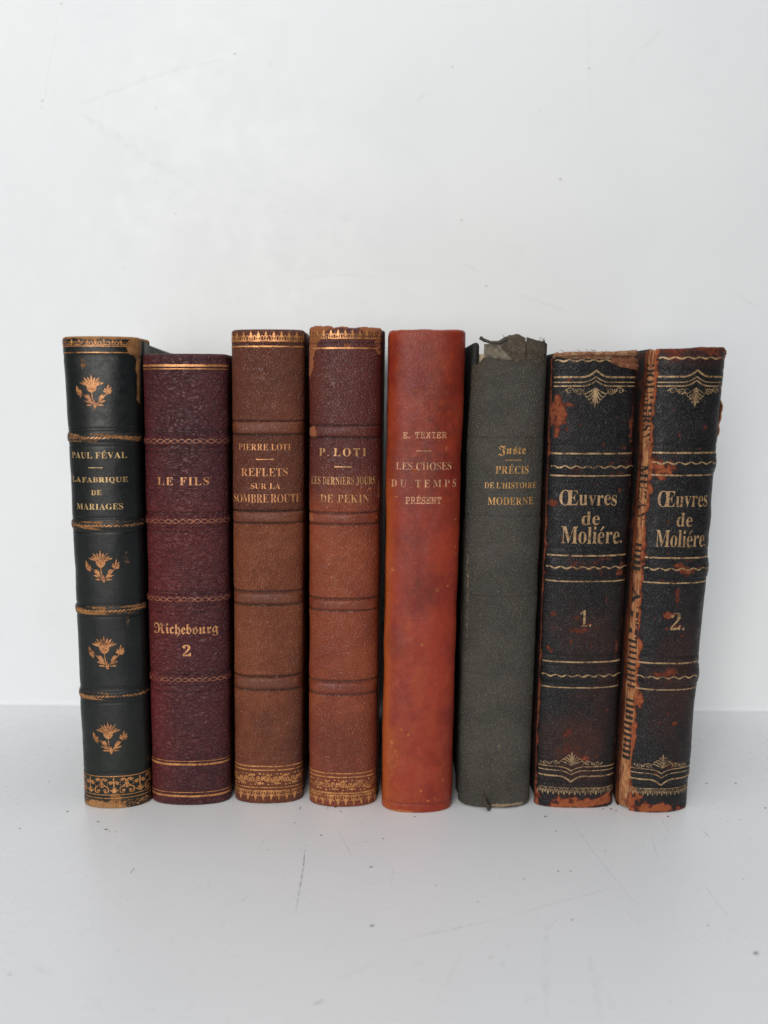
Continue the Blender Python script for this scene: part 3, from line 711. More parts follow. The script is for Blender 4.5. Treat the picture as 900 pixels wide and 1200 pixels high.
t2 = mx(blobs([(-0.010, 0.085, 0.008, 0.035, .8), (-0.013, 0.045, 0.006, 0.03, .9), (0.0, 0.108, 0.012, 0.014, .6), (-0.012, 0.02, 0.006, 0.03, .6)], 0.9, 12, 0.3, 120))
B2.spine(L2, mx(rim_wear(S2.H, 0.0012, 0.50, 8), blobs([(0.004, S2.H, 0.006, 0.001, .55), (0.00069, 0.01797, 0.0006, 0.0005, .7)], .5, 3)), t2)
for i in range(4): B2.band(L2, i, None, t2)
for i, zr in enumerate((0.14228, 0.11286, 0.08323, 0.05169)):
    d = D(); chain(d, -0.0172, 0.0172, zr, 0.00075, 0.0026, 0.00022); B2.deco('gilt_chain', d, gilt('gilding_red', (0.42, 0.17, 0.08), 0.42, 0.3, 0.45, 0.12) if i == 0 else bpy.data.materials['gilding_red'], 0.00010)
d = D(); text(d, 'LE FILS', 'B', -0.00971, 0.00923, 0.12623, 0.12906 - 0.12623, gap=.16, space=.42, seed=5)
B2.deco('gilt_lettering', d, gilt('gilding_copper', (0.60, 0.28, 0.11), 0.31)); d = D()
text(d, 'Richebourg', 'F', -0.01265, 0.01202, 0.06977, 0.07335 - 0.06977, gap=.05, seed=6)
B2.deco('gilt_lettering', d, bpy.data.materials['gilding_copper'])
d = D(); text(d, '2', 'B+', -0.00127, 0.00189, 0.06100, 0.06524 - 0.06100)
B2.deco('gilt_number', d, bpy.data.materials['gilding_copper'])
rule_obj(B2, [0.16925, 0.16805], -0.0176, 0.0176, [0.0008, 0.00026], GOLD, 12)
rule_obj(B2, [0.01850, 0.01715, 0.00550, 0.00395], -0.0176, 0.0176, [0.00026, 0.0008, 0.00028, 0.0008], GOLD, 16)
B2.body(maroon_board, PG)

# ================================================================== brown book, REFLETS
S3 = Surf(0.0266, 0.0056, 0.18202, 1.25, 2.3, 0.014, 15, (0.0, 0.01), 0.00025)
S3.bands = [(0.14709, 0.0022, 0.0009), (0.11416, 0.0020, 0.0009), (0.08323, 0.0021, 0.0009), (0.04984, 0.0022, 0.0009)]
S3.grooves = [(zg, 0.0002, 0.00042, 1.0) for zg in (0.14937, 0.14462, 0.11640, 0.11192, 0.08588, 0.08064, 0.05252, 0.04702)] + [(0.17678, 0.0001, 0.0003, .8)]
L3 = leather('brown_morocco', (0.190, 0.047, 0.018), (0.245, 0.067, 0.025), (0.085, 0.021, 0.013), (0.16, 0.06, 0.03), (0.22, 0.10, 0.06), 'pebble', 1250, 0.00036, 0.38, 3.0, (0.28, 0.10, 0.05), 0.15, 0.34, cav=0.35)
L3R = leather('brown_morocco_rubbed', (0.190, 0.047, 0.018), (0.245, 0.067, 0.025), (0.085, 0.021, 0.013), (0.16, 0.06, 0.03), (0.22, 0.10, 0.06), 'pebble', 1250, 0.00010, 0.33, 3.0, (0.28, 0.10, 0.05), 0.15, 0.34, cav=0.35)
B3 = Book('book', 'brown pebbled leather book lettered REFLETS SUR LA SOMBRE ROUTE', -0.0459, 0.2769, S3, None, None)
t3 = lambda s, z: np.maximum(np.maximum(0.62 * sstep(0.135, 0.155, z), 0.85 * sstep(S3.H - .004, S3.H, z)), np.maximum(0.35 * sstep(0.05, 0.03, z), np.where((z > 0.11608) & (z < 0.14437), 0.72, 0.0))) + 0.5 * sstep(0.005, 0.014, s) * sstep(.09, .05, z) + 0.45 * (fbm(s * 120, z * 120, 5) - 0.5)
B3.spine(L3, mx(rim_wear(S3.H, 0.0010, 0.42, 18), blobs([(0.00579, 0.17836, 0.0004, 0.004, .3)], .4, 4)), t3)
for i in range(4): B3.band(L3R, i, lambda s, z: 0.36 + 0.35 * (vnoise(s * 300, z * 900, 9) - .5), lambda s, z: 0.55 + 0 * s, sext=0.0152)
d = D(); trefoil_row(d, -0.0150, 0.0150, 0.17776, 0.18139, 11); B3.deco('gilt_frieze', d, GOLD)
rule_obj(B3, [0.17597], -0.0148, 0.0148, 0.00052, GOLD, 22)
d = D()
text(d, 'PIERRE LOTI', 'B-', -0.0106, 0.0088, 0.13891, 0.14121 - 0.13891, seed=7, gap=.09)
d.rule(-0.00382, 0.00274, 0.13557, 0.00032)
text(d, 'REFLETS', 'B-', -0.0096, 0.0078, 0.12939, 0.13232 - 0.12939, seed=8)
text(d, 'SUR LA', 'B-', -0.00581, 0.00506, 0.12473, 0.12675 - 0.12473, seed=9, gap=.1)
text(d, 'SOMBRE ROUTE', 'B-', -0.0130, 0.0128, 0.11965, 0.12270 - 0.11965, seed=10, gap=.06, space=.2)
B3.deco('gilt_lettering', d, gilt('gilding_orange', (0.66, 0.29, 0.11), 0.30))
rule_obj(B3, [0.01575, 0.01415], -0.0152, 0.0152, [0.0005, 0.0005], GOLD, 31)
rule_obj(B3, [0.00688], -0.0152, 0.0152, [0.0004], GOLD, 35)
d = D(); vine_row(d, -0.0152, 0.0152, 0.00788, 0.01290, 9); B3.deco('gilt_frieze', d, GOLD)
d = D(); trefoil_row(d, -0.0152, 0.0152, 0.00140, 0.00573, 10, -1); B3.deco('gilt_frieze', d, GOLD)
B3.body(maroon_board, PG, right_dx=0.0006)

# ================================================================== red-brown book, LES DERNIERS JOURS
S4 = Surf(0.0264, 0.0060, 0.18270, 0.85, 2.2, 0.014, 22, (0.0, 0.01), 0.0003)
S4.bands = [(0.14583, 0.0020, 0.0009), (0.11400, 0.0019, 0.0009), (0.08136, 0.0020, 0.0009), (0.04879, 0.0022, 0.0009)]
S4.grooves = [(zg, 0.00018, 0.0004, 0.9) for zg in (0.14794, 0.14359, 0.11616, 0.11187, 0.08376, 0.07915, 0.05152, 0.04606)] + [(0.17701, 0.0001, 0.0003, .6)]
L4 = leather('chestnut_morocco', (0.205, 0.038, 0.014), (0.270, 0.057, 0.019), (0.085, 0.015, 0.012), (0.26, 0.085, 0.032), (0.20, 0.06, 0.026), 'pebble', 1050, 0.00022, 0.36, 4.0, (0.30, 0.09, 0.045), 0.12, 0.34, cav=0.28)
L4R = leather('chestnut_morocco_rubbed', (0.205, 0.038, 0.014), (0.270, 0.057, 0.019), (0.085, 0.015, 0.012), (0.26, 0.085, 0.032), (0.20, 0.06, 0.026), 'pebble', 1050, 0.00010, 0.33, 4.0, (0.30, 0.09, 0.045), 0.12, 0.34, cav=0.28)
B4 = Book('book', 'chestnut leather book lettered LES DERNIERS JOURS DE PEKIN with orange scuffs at its top left', -0.0164, 0.2744, S4, None, None)
t4 = lambda s, z: 0.95 * sstep(0.110, 0.132, z + 0.012 * (fbm(s * 90, z * 60, 3) - .5) * 2) + 0.45 * sstep(0.05, 0.02, z) * (fbm(s * 70, z * 50, 9)) + 0.3 * sstep(0.006, 0.014, s) + 0.3 * (fbm(s * 100, z * 90, 4) - .5)
w4 = mx(rim_wear(S4.H, 0.0036, 0.66, 28, True, False), rim_wear(S4.H, 0.001, 0.5, 29, False, True),
        blobs([(-0.0125, S4.H - 0.006, 0.0028, 0.005, .75), (-0.0105, S4.H - 0.004, 0.004, 0.0025, .6), (-0.0135, S4.H - 0.013, 0.0022, 0.005, .62), (-0.012, 0.14543, 0.0022, 0.0022, .7), (-0.0125, 0.11426, 0.0016, 0.002, .62),
               (0.0125, S4.H - 0.006, 0.002, 0.005, .55), (0.001, S4.H - 0.0065, 0.002, 0.0016, .5), (0.00941, 0.12498, 0.001, 0.0008, .6), (0.0135, 0.125, 0.001, 0.006, .5)], .5, 7))
B4.spine(L4, w4, t4, top=lambda s: -0.0008 + 0.0012 * fbm(s * 600, 3.3, 8) + 0.0005 * (s < -0.005))
for i in range(4): B4.band(L4R, i, mx(w4, blobs([(0.0120, 0.11426, 0.001, 0.001, .6)], .4, 8)), lambda s, z: np.maximum(t4(s, z), 0.35), sext=0.0152)
d = D(); trefoil_row(d, -0.0140, 0.0142, 0.17849, 0.18172, 11); B4.deco('gilt_frieze', d, GOLD)
rule_obj(B4, [0.17524], -0.0120, 0.0120, 0.0005, GOLD, 41)
d = D()
text(d, 'P. LOTI', 'B', -0.00938, 0.00794, 0.13694, 0.13978 - 0.13694, seed=11, gap=.22, space=.35)
d.rule(-0.00352, 0.00282, 0.13309, 0.00042)
text(d, 'LES DERNIERS JOURS', 'B', -0.01280, 0.01166, 0.12667, 0.12942 - 0.12667, seed=12, gap=.09, space=.32)
text(d, 'DE PEKIN', 'B-', -0.00882, 0.00928, 0.12001, 0.12285 - 0.12001, seed=13, gap=.10, space=.42)
B4.deco('gilt_lettering', d, gilt('gilding_brass', (0.60, 0.32, 0.13), 0.30))
rule_obj(B4, [0.01405, 0.01252], -0.0150, 0.0150, [0.0005, 0.0005], GOLD, 43)
rule_obj(B4, [0.00587], -0.0150, 0.0150, [0.0008], GOLD, 44)
d = D(); vine_row(d, -0.0150, 0.0150, 0.00694, 0.01156, 9); B4.deco('gilt_frieze', d, GOLD)
d = D(); trefoil_row(d, -0.0150, 0.0150, 0.00068, 0.00515, 10, -1); B4.deco('gilt_frieze', d, GOLD)
B4.body(maroon_board, PG, right_dx=0.0016, y_in=0.0020)

def chips(seed, S, s0, s1, n):
    R = random.Random(seed * 13)
    return blobs([(R.uniform(s0, s1), R.uniform(0.004, S.H - 0.004), R.uniform(0.0003, 0.0013), R.uniform(0.0003, 0.0012), R.uniform(.44, .62)) for _ in range(n)], .6, seed, 1.1, 1100)
# ================================================================== plain red book
S5 = Surf(0.0272, 0.0068, 0.18149, 0.85, 2.3, 0.016, 33, (0.0, 0.01), 0.00045)
L5 = leather('red_sheepskin', (0.255, 0.021, 0.009), (0.345, 0.036, 0.012), (0.43, 0.082, 0.017), (0.42, 0.115, 0.035), (0.45, 0.18, 0.075), 'smooth', 1300, 0.00036, 0.34, 5.0, (0.40, 0.11, 0.045), 0.35, 0.34)
# darker wine-coloured cloud near the title comes from the ink attribute
B5 = Book('book', 'smooth red leather book lettered LES CHOSES DU TEMPS without raised bands', 0.0127, 0.2702, S5, None, None)
t5 = lambda s, z: np.clip(0.85 * sstep(-0.0095, -0.0145, s) * sstep(0.15, 0.10, z) + 0.30 * sstep(0.085, 0.03, z) * sstep(0.006, -0.012, s) + 0.3 * sstep(0.165, .15, z) * sstep(-.009, -.013, s) + 0.9 * (fbm(s * 190, z * 75, 5, 6) - 0.50) + 0.55 * (fbm(s * 800, z * 420, 15, 4) - 0.5), 0, 1)
w5 = mx(rim_wear(S5.H, 0.0009, 0.55, 38), rim_wear(S5.H, 0.001, 0, 39, False, False, 0.42, S5.arc - 0.0005),
        blobs([(-0.010, 0.022, 0.003, 0.014, .46), (-0.0135, 0.09, 0.001, 0.03, .44), (0.008, 0.006, 0.003, 0.004, .40), (-0.006, 0.0006, 0.006, 0.0008, .6), (0.00540, 0.08799, 0.001, 0.0008, .55), (-0.00369, 0.16060, 0.0009, 0.0004, .6), (-0.00495, 0.07403, 0.001, 0.003, .47)], .6, 9), chips(5, S5, -0.0145, 0.0145, 36))
ink5 = lambda s, z: (0.48 + 0.8 * (fbm(s * 700, z * 500, 44, 4) - .5)) * np.clip(blobs([(0.002, 0.13412, 0.012, 0.014, 1), (0.006, 0.14776, 0.008, 0.012, .9), (-0.004, 0.14324, 0.004, 0.006, .7), (0.0, 0.09024, 0.007, 0.008, .75), (-0.010, 0.06746, 0.003, 0.005, .6), (0.012, 0.03, 0.004, 0.012, .5), (0.003, S5.H - 0.022, 0.013, 0.026, .65), (-0.004, 0.10458, 0.006, 0.008, .5), (0.008, 0.11714, 0.005, 0.010, .5)], 0.95, 10, 0.5, 240)(s, z), 0, 1)
S5.grooves = [(0.0036, 0.00018, 0.0003, 0.35)]
B5.spine(L5, w5, t5, inkf=ink5, top=lambda s: -0.0004 + 0.0006 * fbm(s * 400, 3.3, 8))
d = D()
text(d, 'E. TEXIER', 'M', -0.00811, 0.00752, 0.14369, 0.14587 - 0.14369, seed=14, gap=.12, space=.55)
d.rule(-0.00322, 0.00209, 0.13915, 0.00034)
text(d, 'LES CHOSES', 'B-', -0.01050, 0.00968, 0.13240, 0.13503 - 0.13240, seed=15, gap=.08, space=.32)
text(d, 'DU TEMPS', 'B', -0.01228, 0.01187, 0.12619, 0.12884 - 0.12619, seed=16, gap=.36, space=.6)
text(d, 'PR\u00c9SENT', 'M', -0.00678, 0.00610, 0.12016, 0.12261 - 0.12016, seed=17, gap=.08)
B5.deco('gilt_lettering', d, gilt('gilding_ghost', (0.62, 0.32, 0.17), 0.36, 0.1, 0.55, 0.12))
B5.body(maroon_board, PG, left_dx=0.0005, right_dx=0.0008, y_in=0.0025)

# ================================================================== grey cloth book with a torn head
S6 = Surf(0.0280, 0.0066, 0.17760, 0.5, 2.25, 0.013, 41, (0.0, 0.01), 0.0004)
L6 = leather('grey_cloth', (0.056, 0.051, 0.042), (0.076, 0.069, 0.058), (0.060, 0.046, 0.031), (0.26, 0.19, 0.12), (0.15, 0.12, 0.085), 'cloth', 1700, 0.00030, 0.60, 6.0, (0.20, 0.175, 0.14), 0.62, 0.3)
S6.grooves = [(zg, 0.00012, 0.00035, 0.25) for zg in (0.14366, 0.11509, 0.08501, 0.05470)] + [(0.17252, 0.0002, 0.0006, 0.5)]
B6 = Book('book', 'grey cloth book with a torn frayed spine head, lettered PR\u00c9CIS DE L\u2019HISTOIRE MODERNE', 0.0433, 0.2732, S6, None, None)
a6 = S6.arc
top6 = lambda s: np.interp(s, [-0.02, -0.0125, -0.0095, -0.006, -0.001, 0.0022, 0.0032, 0.0045, 0.013, 0.02], [-0.0085, -0.0080, -0.0056, -0.0058, -0.0064, -0.0068, -0.0066, 0.0000, -0.0002, -0.0002]) + 0.0009 * (fbm(s * 900, 1.3, 5) - .5)
def sL6(z): return -a6 + 0.0004 + 0.0022 * sstep(S6.H - 0.045, S6.H - 0.012, z) + 0.0006 * (fbm(z * 400, 2.0, 9) - .5) - 0.010 * sstep(S6.H - 0.055, S6.H - 0.075, z)
w6 = mx(rim_wear(S6.H, 0.0010, 0.52, 48, False, True), blobs([(0.010, S6.H - 0.006, 0.006, 0.003, .36), (-0.0135, 0.08, 0.0012, 0.03, .44), (0.004, 0.0016, 0.010, 0.0009, .58), (0.00062, 0.02520, .001, .002, .46)], .6, 14))
t6 = lambda s, z: 0.85 * sstep(S6.H - 0.012, S6.H - 0.003, z) + 0.7 * sstep(-0.006, -0.012, s) * sstep(S6.H - 0.04, S6.H - 0.012, z) + 0.5 * (fbm(s * 90, z * 70, 6) - .45)
B6.spine(L6, w6, t6, sL=sL6, top=top6, cap=0.0006, bot=lambda s: 0.0010 * fbm(s * 500, 6.6, 4))
PAPER6 = plain('torn_lining_paper', (0.12, 0.095, 0.07), (0.22, 0.19, 0.15), 420, 0.95, 0.0004, c3=(0.075, 0.085, 0.085))
B6.spine(PAPER6, None, None, sL=-0.0098, sR=0.0050, zt=S6.H - 0.0006, ncol=50, nrow=160, off=-0.0007, cap=0.0003, name='spine_lining', top=lambda s: 0.0010 * (fbm(s * 500, 3.2, 4) - .7))
# loose flap of the cap, standing proud, and the rolled tongue of cloth
def patch(B, name, mat, ss, zz, offs, tone=0.6, wear=0.3, parent=None, amp=0.0):
    s, z = np.meshgrid(ss, np.linspace(0, 1, 26)); lo = np.interp(ss, np.linspace(ss[0], ss[-1], len(zz[0])), zz[0]); hi = np.interp(ss, np.linspace(ss[0], ss[-1], len(zz[1])), zz[1])
    lo = lo + 0.0013 * (fbm(ss * 900, 1.1, 3) - .5); hi = hi + 0.0011 * (fbm(ss * 900, 4.1, 6) - .5)
    Zg = lo[None] + (hi - lo)[None] * z; of = np.interp(z.ravel(), np.linspace(0, 1, len(offs)), offs).reshape(z.shape) + amp * (fbm(s * 300, Zg * 300, 8) - .5)
    P = B.S.pos(s, Zg, of); Q = B.S.pos(s, Zg, of - 0.00045)
    V = np.concatenate([P.reshape(-1, 3), Q.reshape(-1, 3)]); nr, nc = s.shape; F = grid_faces(nr, nc); N0 = nr * nc
    F2 = (F + N0)[:, ::-1]
    rim = [r * nc for r in range(nr)] + [(nr - 1) * nc + c for c in range(1, nc)] + [r * nc + nc - 1 for r in range(nr - 2, -1, -1)] + list(range(nc - 2, 0, -1))
    F3 = [(rim[i], rim[(i + 1) % len(rim)], rim[(i + 1) % len(rim)] + N0, rim[i] + N0) for i in range(len(rim))]
    o = mesh_obj(name, V, F.tolist() + F2.tolist() + F3, mat, parent or B.sp)
    set_uv(o, np.tile(np.stack([s.ravel(), Zg.ravel()], -1), (2, 1))); n = len(V)
    set_attr(o, 'wear', np.full(n, wear)); set_attr(o, 'tone', np.full(n, tone)); set_attr(o, 'ink', np.zeros(n)); return o
h6 = S6.H
FRAY = leather('frayed_cloth', (0.105, 0.085, 0.064), (0.150, 0.120, 0.090), (0.075, 0.060, 0.045), (0.22, 0.16, 0.11), (0.30, 0.17, 0.09), 'cloth', 1500, 0.0005, 0.9, 6.5, (0.26, 0.22, 0.17), 0.6, 0.15)
patch(B6, 'torn_flap', FRAY, np.linspace(-0.0035, 0.0050, 40), ([h6 - 0.0026, h6 - 0.0050, h6 - 0.0075, h6 - 0.0068], [h6 + 0.0008, h6 + 0.0022, h6 + 0.0026, h6 + 0.0012]), [0.0002, 0.0008, 0.0006, -0.0004], 0.3, 0.40, amp=0.0010)
patch(B6, 'torn_flap', FRAY, np.linspace(0.0054, 0.0135, 30), ([h6 - 0.0070, h6 - 0.0060, h6 - 0.0058], [h6 + 0.0013, h6 + 0.0002, h6 + 0.0003]), [0.0000, 0.0004, 0.0001], 0.6, 0.36, amp=0.0006)
def tube(B, name, mat, pts, rad, parent=None, n=40, flat=1.0):
    P = np.array(pts, float); t = np.linspace(0, 1, n); q = np.linspace(0, 1, len(P))
    C = np.stack([np.interp(t, q, P[:, i]) for i in range(3)], -1)
    for _ in range(3): C[1:-1] = (C[:-2] + 2 * C[1:-1] + C[2:]) / 4
    r = np.interp(t, np.linspace(0, 1, len(rad)), rad); T = np.gradient(C, axis=0); T /= np.linalg.norm(T, axis=1)[:, None]
    up = np.array([0.1, -0.2, 1.0]); Nn = np.cross(T, up); Nn /= np.linalg.norm(Nn, axis=1)[:, None]; Bn = np.cross(T, Nn)
    m = 12; a = np.linspace(0, 2 * pi, m, endpoint=False); V = []
    for i in range(n):
        for j in range(m):
            rr = r[i] * (0.8 + 0.4 * float(fbm(i * 0.5, j * 0.9, 4)))
            V.append(C[i] + Nn[i] * cos(a[j]) * rr + Bn[i] * sin(a[j]) * rr * flat)
    F = grid_faces(n, m, True).tolist() + [list(range(m))[::-1], [(n - 1) * m + j for j in range(m)]]
    o = mesh_obj(name, V, F, mat, parent or B.sp); V = np.array(V)
    set_uv(o, np.stack([V[:, 0], V[:, 2]], -1)); k = len(V); set_attr(o, 'wear', np.full(k, .25)); set_attr(o, 'tone', np.full(k, .6)); set_attr(o, 'ink', np.zeros(k)); return o
P6 = lambda s, z, off: tuple(S6.pos(np.array([s]), np.array([z]), off)[0])
tube(B6, 'torn_flap', L6, [P6(-0.0106, h6 + 0.0012, 0.0016), P6(-0.0095, h6 + 0.0004, 0.0010), P6(-0.0075, h6 - 0.0004, 0.0006), P6(-0.0045, h6 - 0.0006, 0.0006), P6(-0.0020, h6 + 0.0008, 0.0004)], [0.0009, 0.0008, 0.0007, 0.0008, 0.0010], flat=0.75)
for i in range(16):
    R = random.Random(70 + i); s_ = R.uniform(-0.004, 0.0135); z_ = h6 + R.uniform(-0.0004, 0.0012) if R.random() < .6 else h6 - R.uniform(0.004, 0.0075)
    tube(B6, 'loose_thread', FRAY, [P6(s_, z_, 0.0004), P6(s_ + R.uniform(-.0008, .0008), z_ + R.uniform(.0002, .0008), 0.0008), P6(s_ + R.uniform(-.0016, .0016), z_ + R.uniform(-.0004, .0014), 0.0010)], [0.00008, 0.00008, 0.00004], n=8)
tube(B6, 'loose_thread', L6, [P6(-0.00471, 0.00583, 0.0006), P6(-0.00396, 0.00334, 0.0012), P6(-0.00260, 0.00119, 0.0016), P6(-0.00316, 0.0008, 0.0020)], [0.0005, 0.0009, 0.0008, 0.0004])
d = D()
text(d, 'Juste', 'F', -0.00332, 0.00665, 0.13784, 0.14060 - 0.13784, seed=18, gap=.08)
d.rule(-0.00082, 0.00509, 0.13562, 0.00034)
text(d, 'PR\u00c9CIS', 'B', -0.00416, 0.00801, 0.13073, 0.13346 - 0.13073, seed=19)
text(d, 'DE L\u2019HISTOIRE', 'B', -0.00801, 0.01148, 0.12538, 0.12747 - 0.12538, seed=20, gap=.09, space=.22)
text(d, 'MODERNE', 'B', -0.00661, 0.01047, 0.11937, 0.12204 - 0.11937, seed=21)
B6.deco('gilt_lettering', d, gilt('gilding_ochre', (0.62, 0.34, 0.11), 0.31, 0.3))
grey_board = plain('black_cloth_board', (0.010, 0.010, 0.010), (0.020, 0.018, 0.016), 300, 0.7, c3=(0.035, 0.03, 0.025))
B6.body(grey_board, PG, y_left=-0.0030, y_in=0.0012, bt=0.0026, top_gap=0.0002, bev=0.0012)

# ================================================================== the two black volumes
L7 = leather('black_morocco', (0.008, 0.0075, 0.009), (0.013, 0.011, 0.012), (0.058, 0.016, 0.010), (0.090, 0.019, 0.010), (0.29, 0.080, 0.030), 'pebble', 1250, 0.00014, 0.33, 7.0, (0.06, 0.052, 0.05), 0.10, 0.26)
LIN = plain('frayed_mull_lining', (0.30, 0.14, 0.075), (0.44, 0.26, 0.15), 700, 0.95, 0.0008, c3=(0.24, 0.09, 0.05))
RUST = leather('red_rotted_leather', (0.26, 0.09, 0.05), (0.36, 0.15, 0.09), (0.12, 0.04, 0.02), (0.33, 0.14, 0.07), (0.22, 0.07, 0.03), 'smooth', 900, 0.0004, 0.8, 8.0, spec=0.2)
rot_board = plain('black_board_rotted_red', (0.012, 0.010, 0.010), (0.022, 0.014, 0.012), 240, 0.8, 0.0003, c3=(0.085, 0.020, 0.011))
GOLD_L = gilt('gilding_straw', (0.44, 0.28, 0.14), 0.38, 0.25, 0.45, 0.1)
def volume_tooling(B, k, xc_top, xc_bot, sl, sr, zt, zm, zb, num):
    S = B.S
    d = D(); ribbon(d, sl, sr, zt[0], 0.00026, 0.0042, 0.00055); B.deco('gilt_ribbon', d, GOLD_P)
    d = D(); bracket_lines(d, sl, sr, xc_top, zt[1:4], [0.00062, 0.00034, 0.00046], [0.0024, 0.0020, 0.0020], 0.0052); B.deco('gilt_bracket', d, GOLD_P)
    d = D(); palmette(d, xc_top, zt[3] - 0.0002, zt[3] - zt[4], (sr - sl) * 0.74, -1); B.deco('gilt_palmette', d, GOLD_D)
    for (z0, z1, z2) in zm:
        rule_obj(B, [z0, z2], sl, sr, [0.0006, 0.0005], GOLD_P, k * 31 + int(z0 * 1e4), 0.00009)
        d = D(); ribbon(d, sl + 0.0002, sr - 0.0004, z1, 0.00036, 0.0040, 0.00054); B.deco('gilt_ribbon', d, GOLD_P, 0.00010)
    d = D(); bracket_lines(d, sl, sr, xc_bot, zb[1:4], [0.0004, 0.0003, 0.0006], [-0.0018, -0.0018, -0.0024], 0.0052); B.deco('gilt_bracket', d, GOLD_P)
    d = D(); palmette(d, xc_bot, zb[1] + 0.0002, zb[0] - zb[1], (sr - sl) * 0.80, 1); B.deco('gilt_palmette', d, GOLD_D)
    d = D(); d.rule(sl, sr, zb[4] + 0.0004, 0.0003); eggs(d, sl, sr, zb[4], 0.0026, 15, 0.00028); B.deco('gilt_frieze', d, GOLD_D)

S7 = Surf(0.0308, 0.0048, 0.17379, 0.35, 2.6, 0.013, 52, (0.0, 0.0), 0.0004)
S7.bands = [(0.13393, 0.0036, 0.0006), (0.09596, 0.0036, 0.0006), (0.05430, 0.0036, 0.0006)]
S7.grooves = [(zg, 0.00016, 0.0005, 0.6) for zg in (0.16690, 0.16091, 0.14087, 0.13578, 0.13129, 0.10289, 0.09838, 0.09354, 0.06188, 0.05666, 0.05142, 0.01895, 0.01613, 0.01012)]
B7 = Book('book', 'black leather volume numbered 1 with a frayed tan head and red worn left edge', 0.0744, 0.2738, S7, None, None)
a7 = S7.arc
w7 = mx(rim_wear(S7.H, 0.0016, 0.58, 58, True, True), blobs([(-0.01253, 0.15186, 0.0032, 0.0075, .75), (-0.01378, 0.11941, 0.0030, 0.0014, .6), (0.01453, 0.14760, 0.0012, 0.006, .6), (-0.004, 0.002, 0.006, 0.0024, .95), (0.004, 0.002, 0.007, 0.0020, .9), (0.0125, 0.0035, 0.0024, 0.0024, .85), (-0.0148, 0.001, 0.002, 0.004, .9),
    (-0.00048, 0.07189, 0.0055, 0.0014, .56), (-0.00284, 0.07686, 0.002, 0.0012, .58), (-0.01210, 0.06389, 0.0018, 0.0016, .62), (0.00263, 0.02070, 0.0018, 0.0016, .7), (-0.00341, 0.03117, 0.0014, 0.0022, .55), (-0.00240, 0.02350, 0.006, 0.004, .47), (-0.00095, 0.09613, 0.005, 0.0012, .5), (0.01255, 0.09483, 0.0016, 0.0024, .62), (-0.00898, 0.08703, 0.0012, 0.001, .5), (0.00779, 0.08768, 0.0006, 0.008, .48), (0.01304, 0.06523, 0.0008, 0.01, .52)], .6, 17, 1.1, 900), chips(7, S7, -0.014, 0.014, 34),
    rim_wear(S7.H, 0.001, 0, 59, False, False, 0.7, a7 - 0.0012))
t7 = lambda s, z: blobs([(-0.001, 0.025, 0.009, 0.014, .8), (0.0, 0.07, 0.009, 0.010, .4), (0.008, 0.05, 0.004, 0.03, .4)], 0.9, 18, 0.7, 300)(s, z)
B7.spine(L7, w7, t7, sL=-a7 + 0.0006, zt=0.17225, top=lambda s: -0.0006 + 0.0014 * (fbm(s * 420, 2.2, 6) - .5) - 0.0028 * sstep(0.0075, 0.0095, s) , cap=0.0005, rag=(0.0005, 0.0002), ncol=130)
B7.spine(LIN, None, None, sL=-a7 - 0.003, sR=a7 + 0.004, zt=S7.H, off=-0.0009, cap=0.0006, name='spine_lining', ncol=120, nrow=200, top=lambda s: 0.0016 * (fbm(s * 700, 9.2, 4) - .6))
for i in range(3): B7.band(L7, i, mx(w7, lambda s, z: 0.30 + 0.45 * (vnoise(s * 200, z * 300, 77) - .5)), t7, sext=a7 - 0.0004)
h7 = S7.H
patch(B7, 'torn_flap', RUST, np.linspace(0.00493, 0.01892, 40), ([0.16958, 0.16809, 0.16779], [0.17165, 0.17254, 0.17136]), [0.0003, 0.0012, 0.0006, 0.0009, 0.0002], 0.4, 0.45, amp=0.0020)
P7 = lambda s, z, off: tuple(S7.pos(np.array([s]), np.array([z]), off)[0])
tube(B7, 'torn_flap', LIN, [P7(-0.0150, h7 - 0.001, 0.0), P7(-0.0105, h7 - 0.0006, 0.0004), P7(-0.004, h7 - 0.0004, 0.0005), P7(0.003, h7 - 0.0005, 0.0004), P7(0.011, h7 - 0.0003, 0.0004), P7(0.0155, h7 - 0.0002, -0.0006)], [0.0006, 0.0008, 0.0006, 0.0007, 0.0009, 0.0012], n=70)
for i in range(6):
    R = random.Random(40 + i); s_ = R.uniform(-0.013, 0.013)
    tube(B7, 'loose_thread', LIN, [P7(s_, h7 - 0.001, 0.0), P7(s_ + R.uniform(-.001, .001), h7 + 0.0004, 0.0003), P7(s_ + R.uniform(-.002, .002), h7 + R.uniform(.0006, .0014), 0.0004)], [0.0001, 0.0001, 0.00005], n=8)
volume_tooling(B7, 7, -0.00011, -0.00227, -a7 + 0.0026, a7 - 0.0016,
    (0.17091, 0.16511, 0.16331, 0.16196, 0.15458), [(0.13794, 0.13315, 0.12989), (0.10032, 0.09596, 0.09062), (0.05936, 0.05413, 0.04921)],
    (0.02315, 0.01719, 0.01560, 0.01330, 0.00798), '1')
d = D()
text(d, '\u0152uvres', 'B', -0.01118, 0.00969, 0.11909, 0.12459 - 0.11909, seed=22, gap=.05)
text(d, 'de', 'B', -0.00288, 0.00367, 0.11182, 0.11673 - 0.11182, seed=23)
text(d, 'Moli\u00e9re.', 'B', -0.00992, 0.01250, 0.10487, 0.11119 - 0.10487, seed=24, gap=.05)
B7.deco('gilt_lettering', d, GOLD_L)
d = D(); text(d, '1.', 'B', -0.00176, 0.00207, 0.07322, 0.07933 - 0.07322, gap=.1); B7.deco('gilt_number', d, GOLD_P)
B7.body(rot_board, PG, y_in=0.0010, bt=0.0028, top_gap=0.0, bev=0.0012)

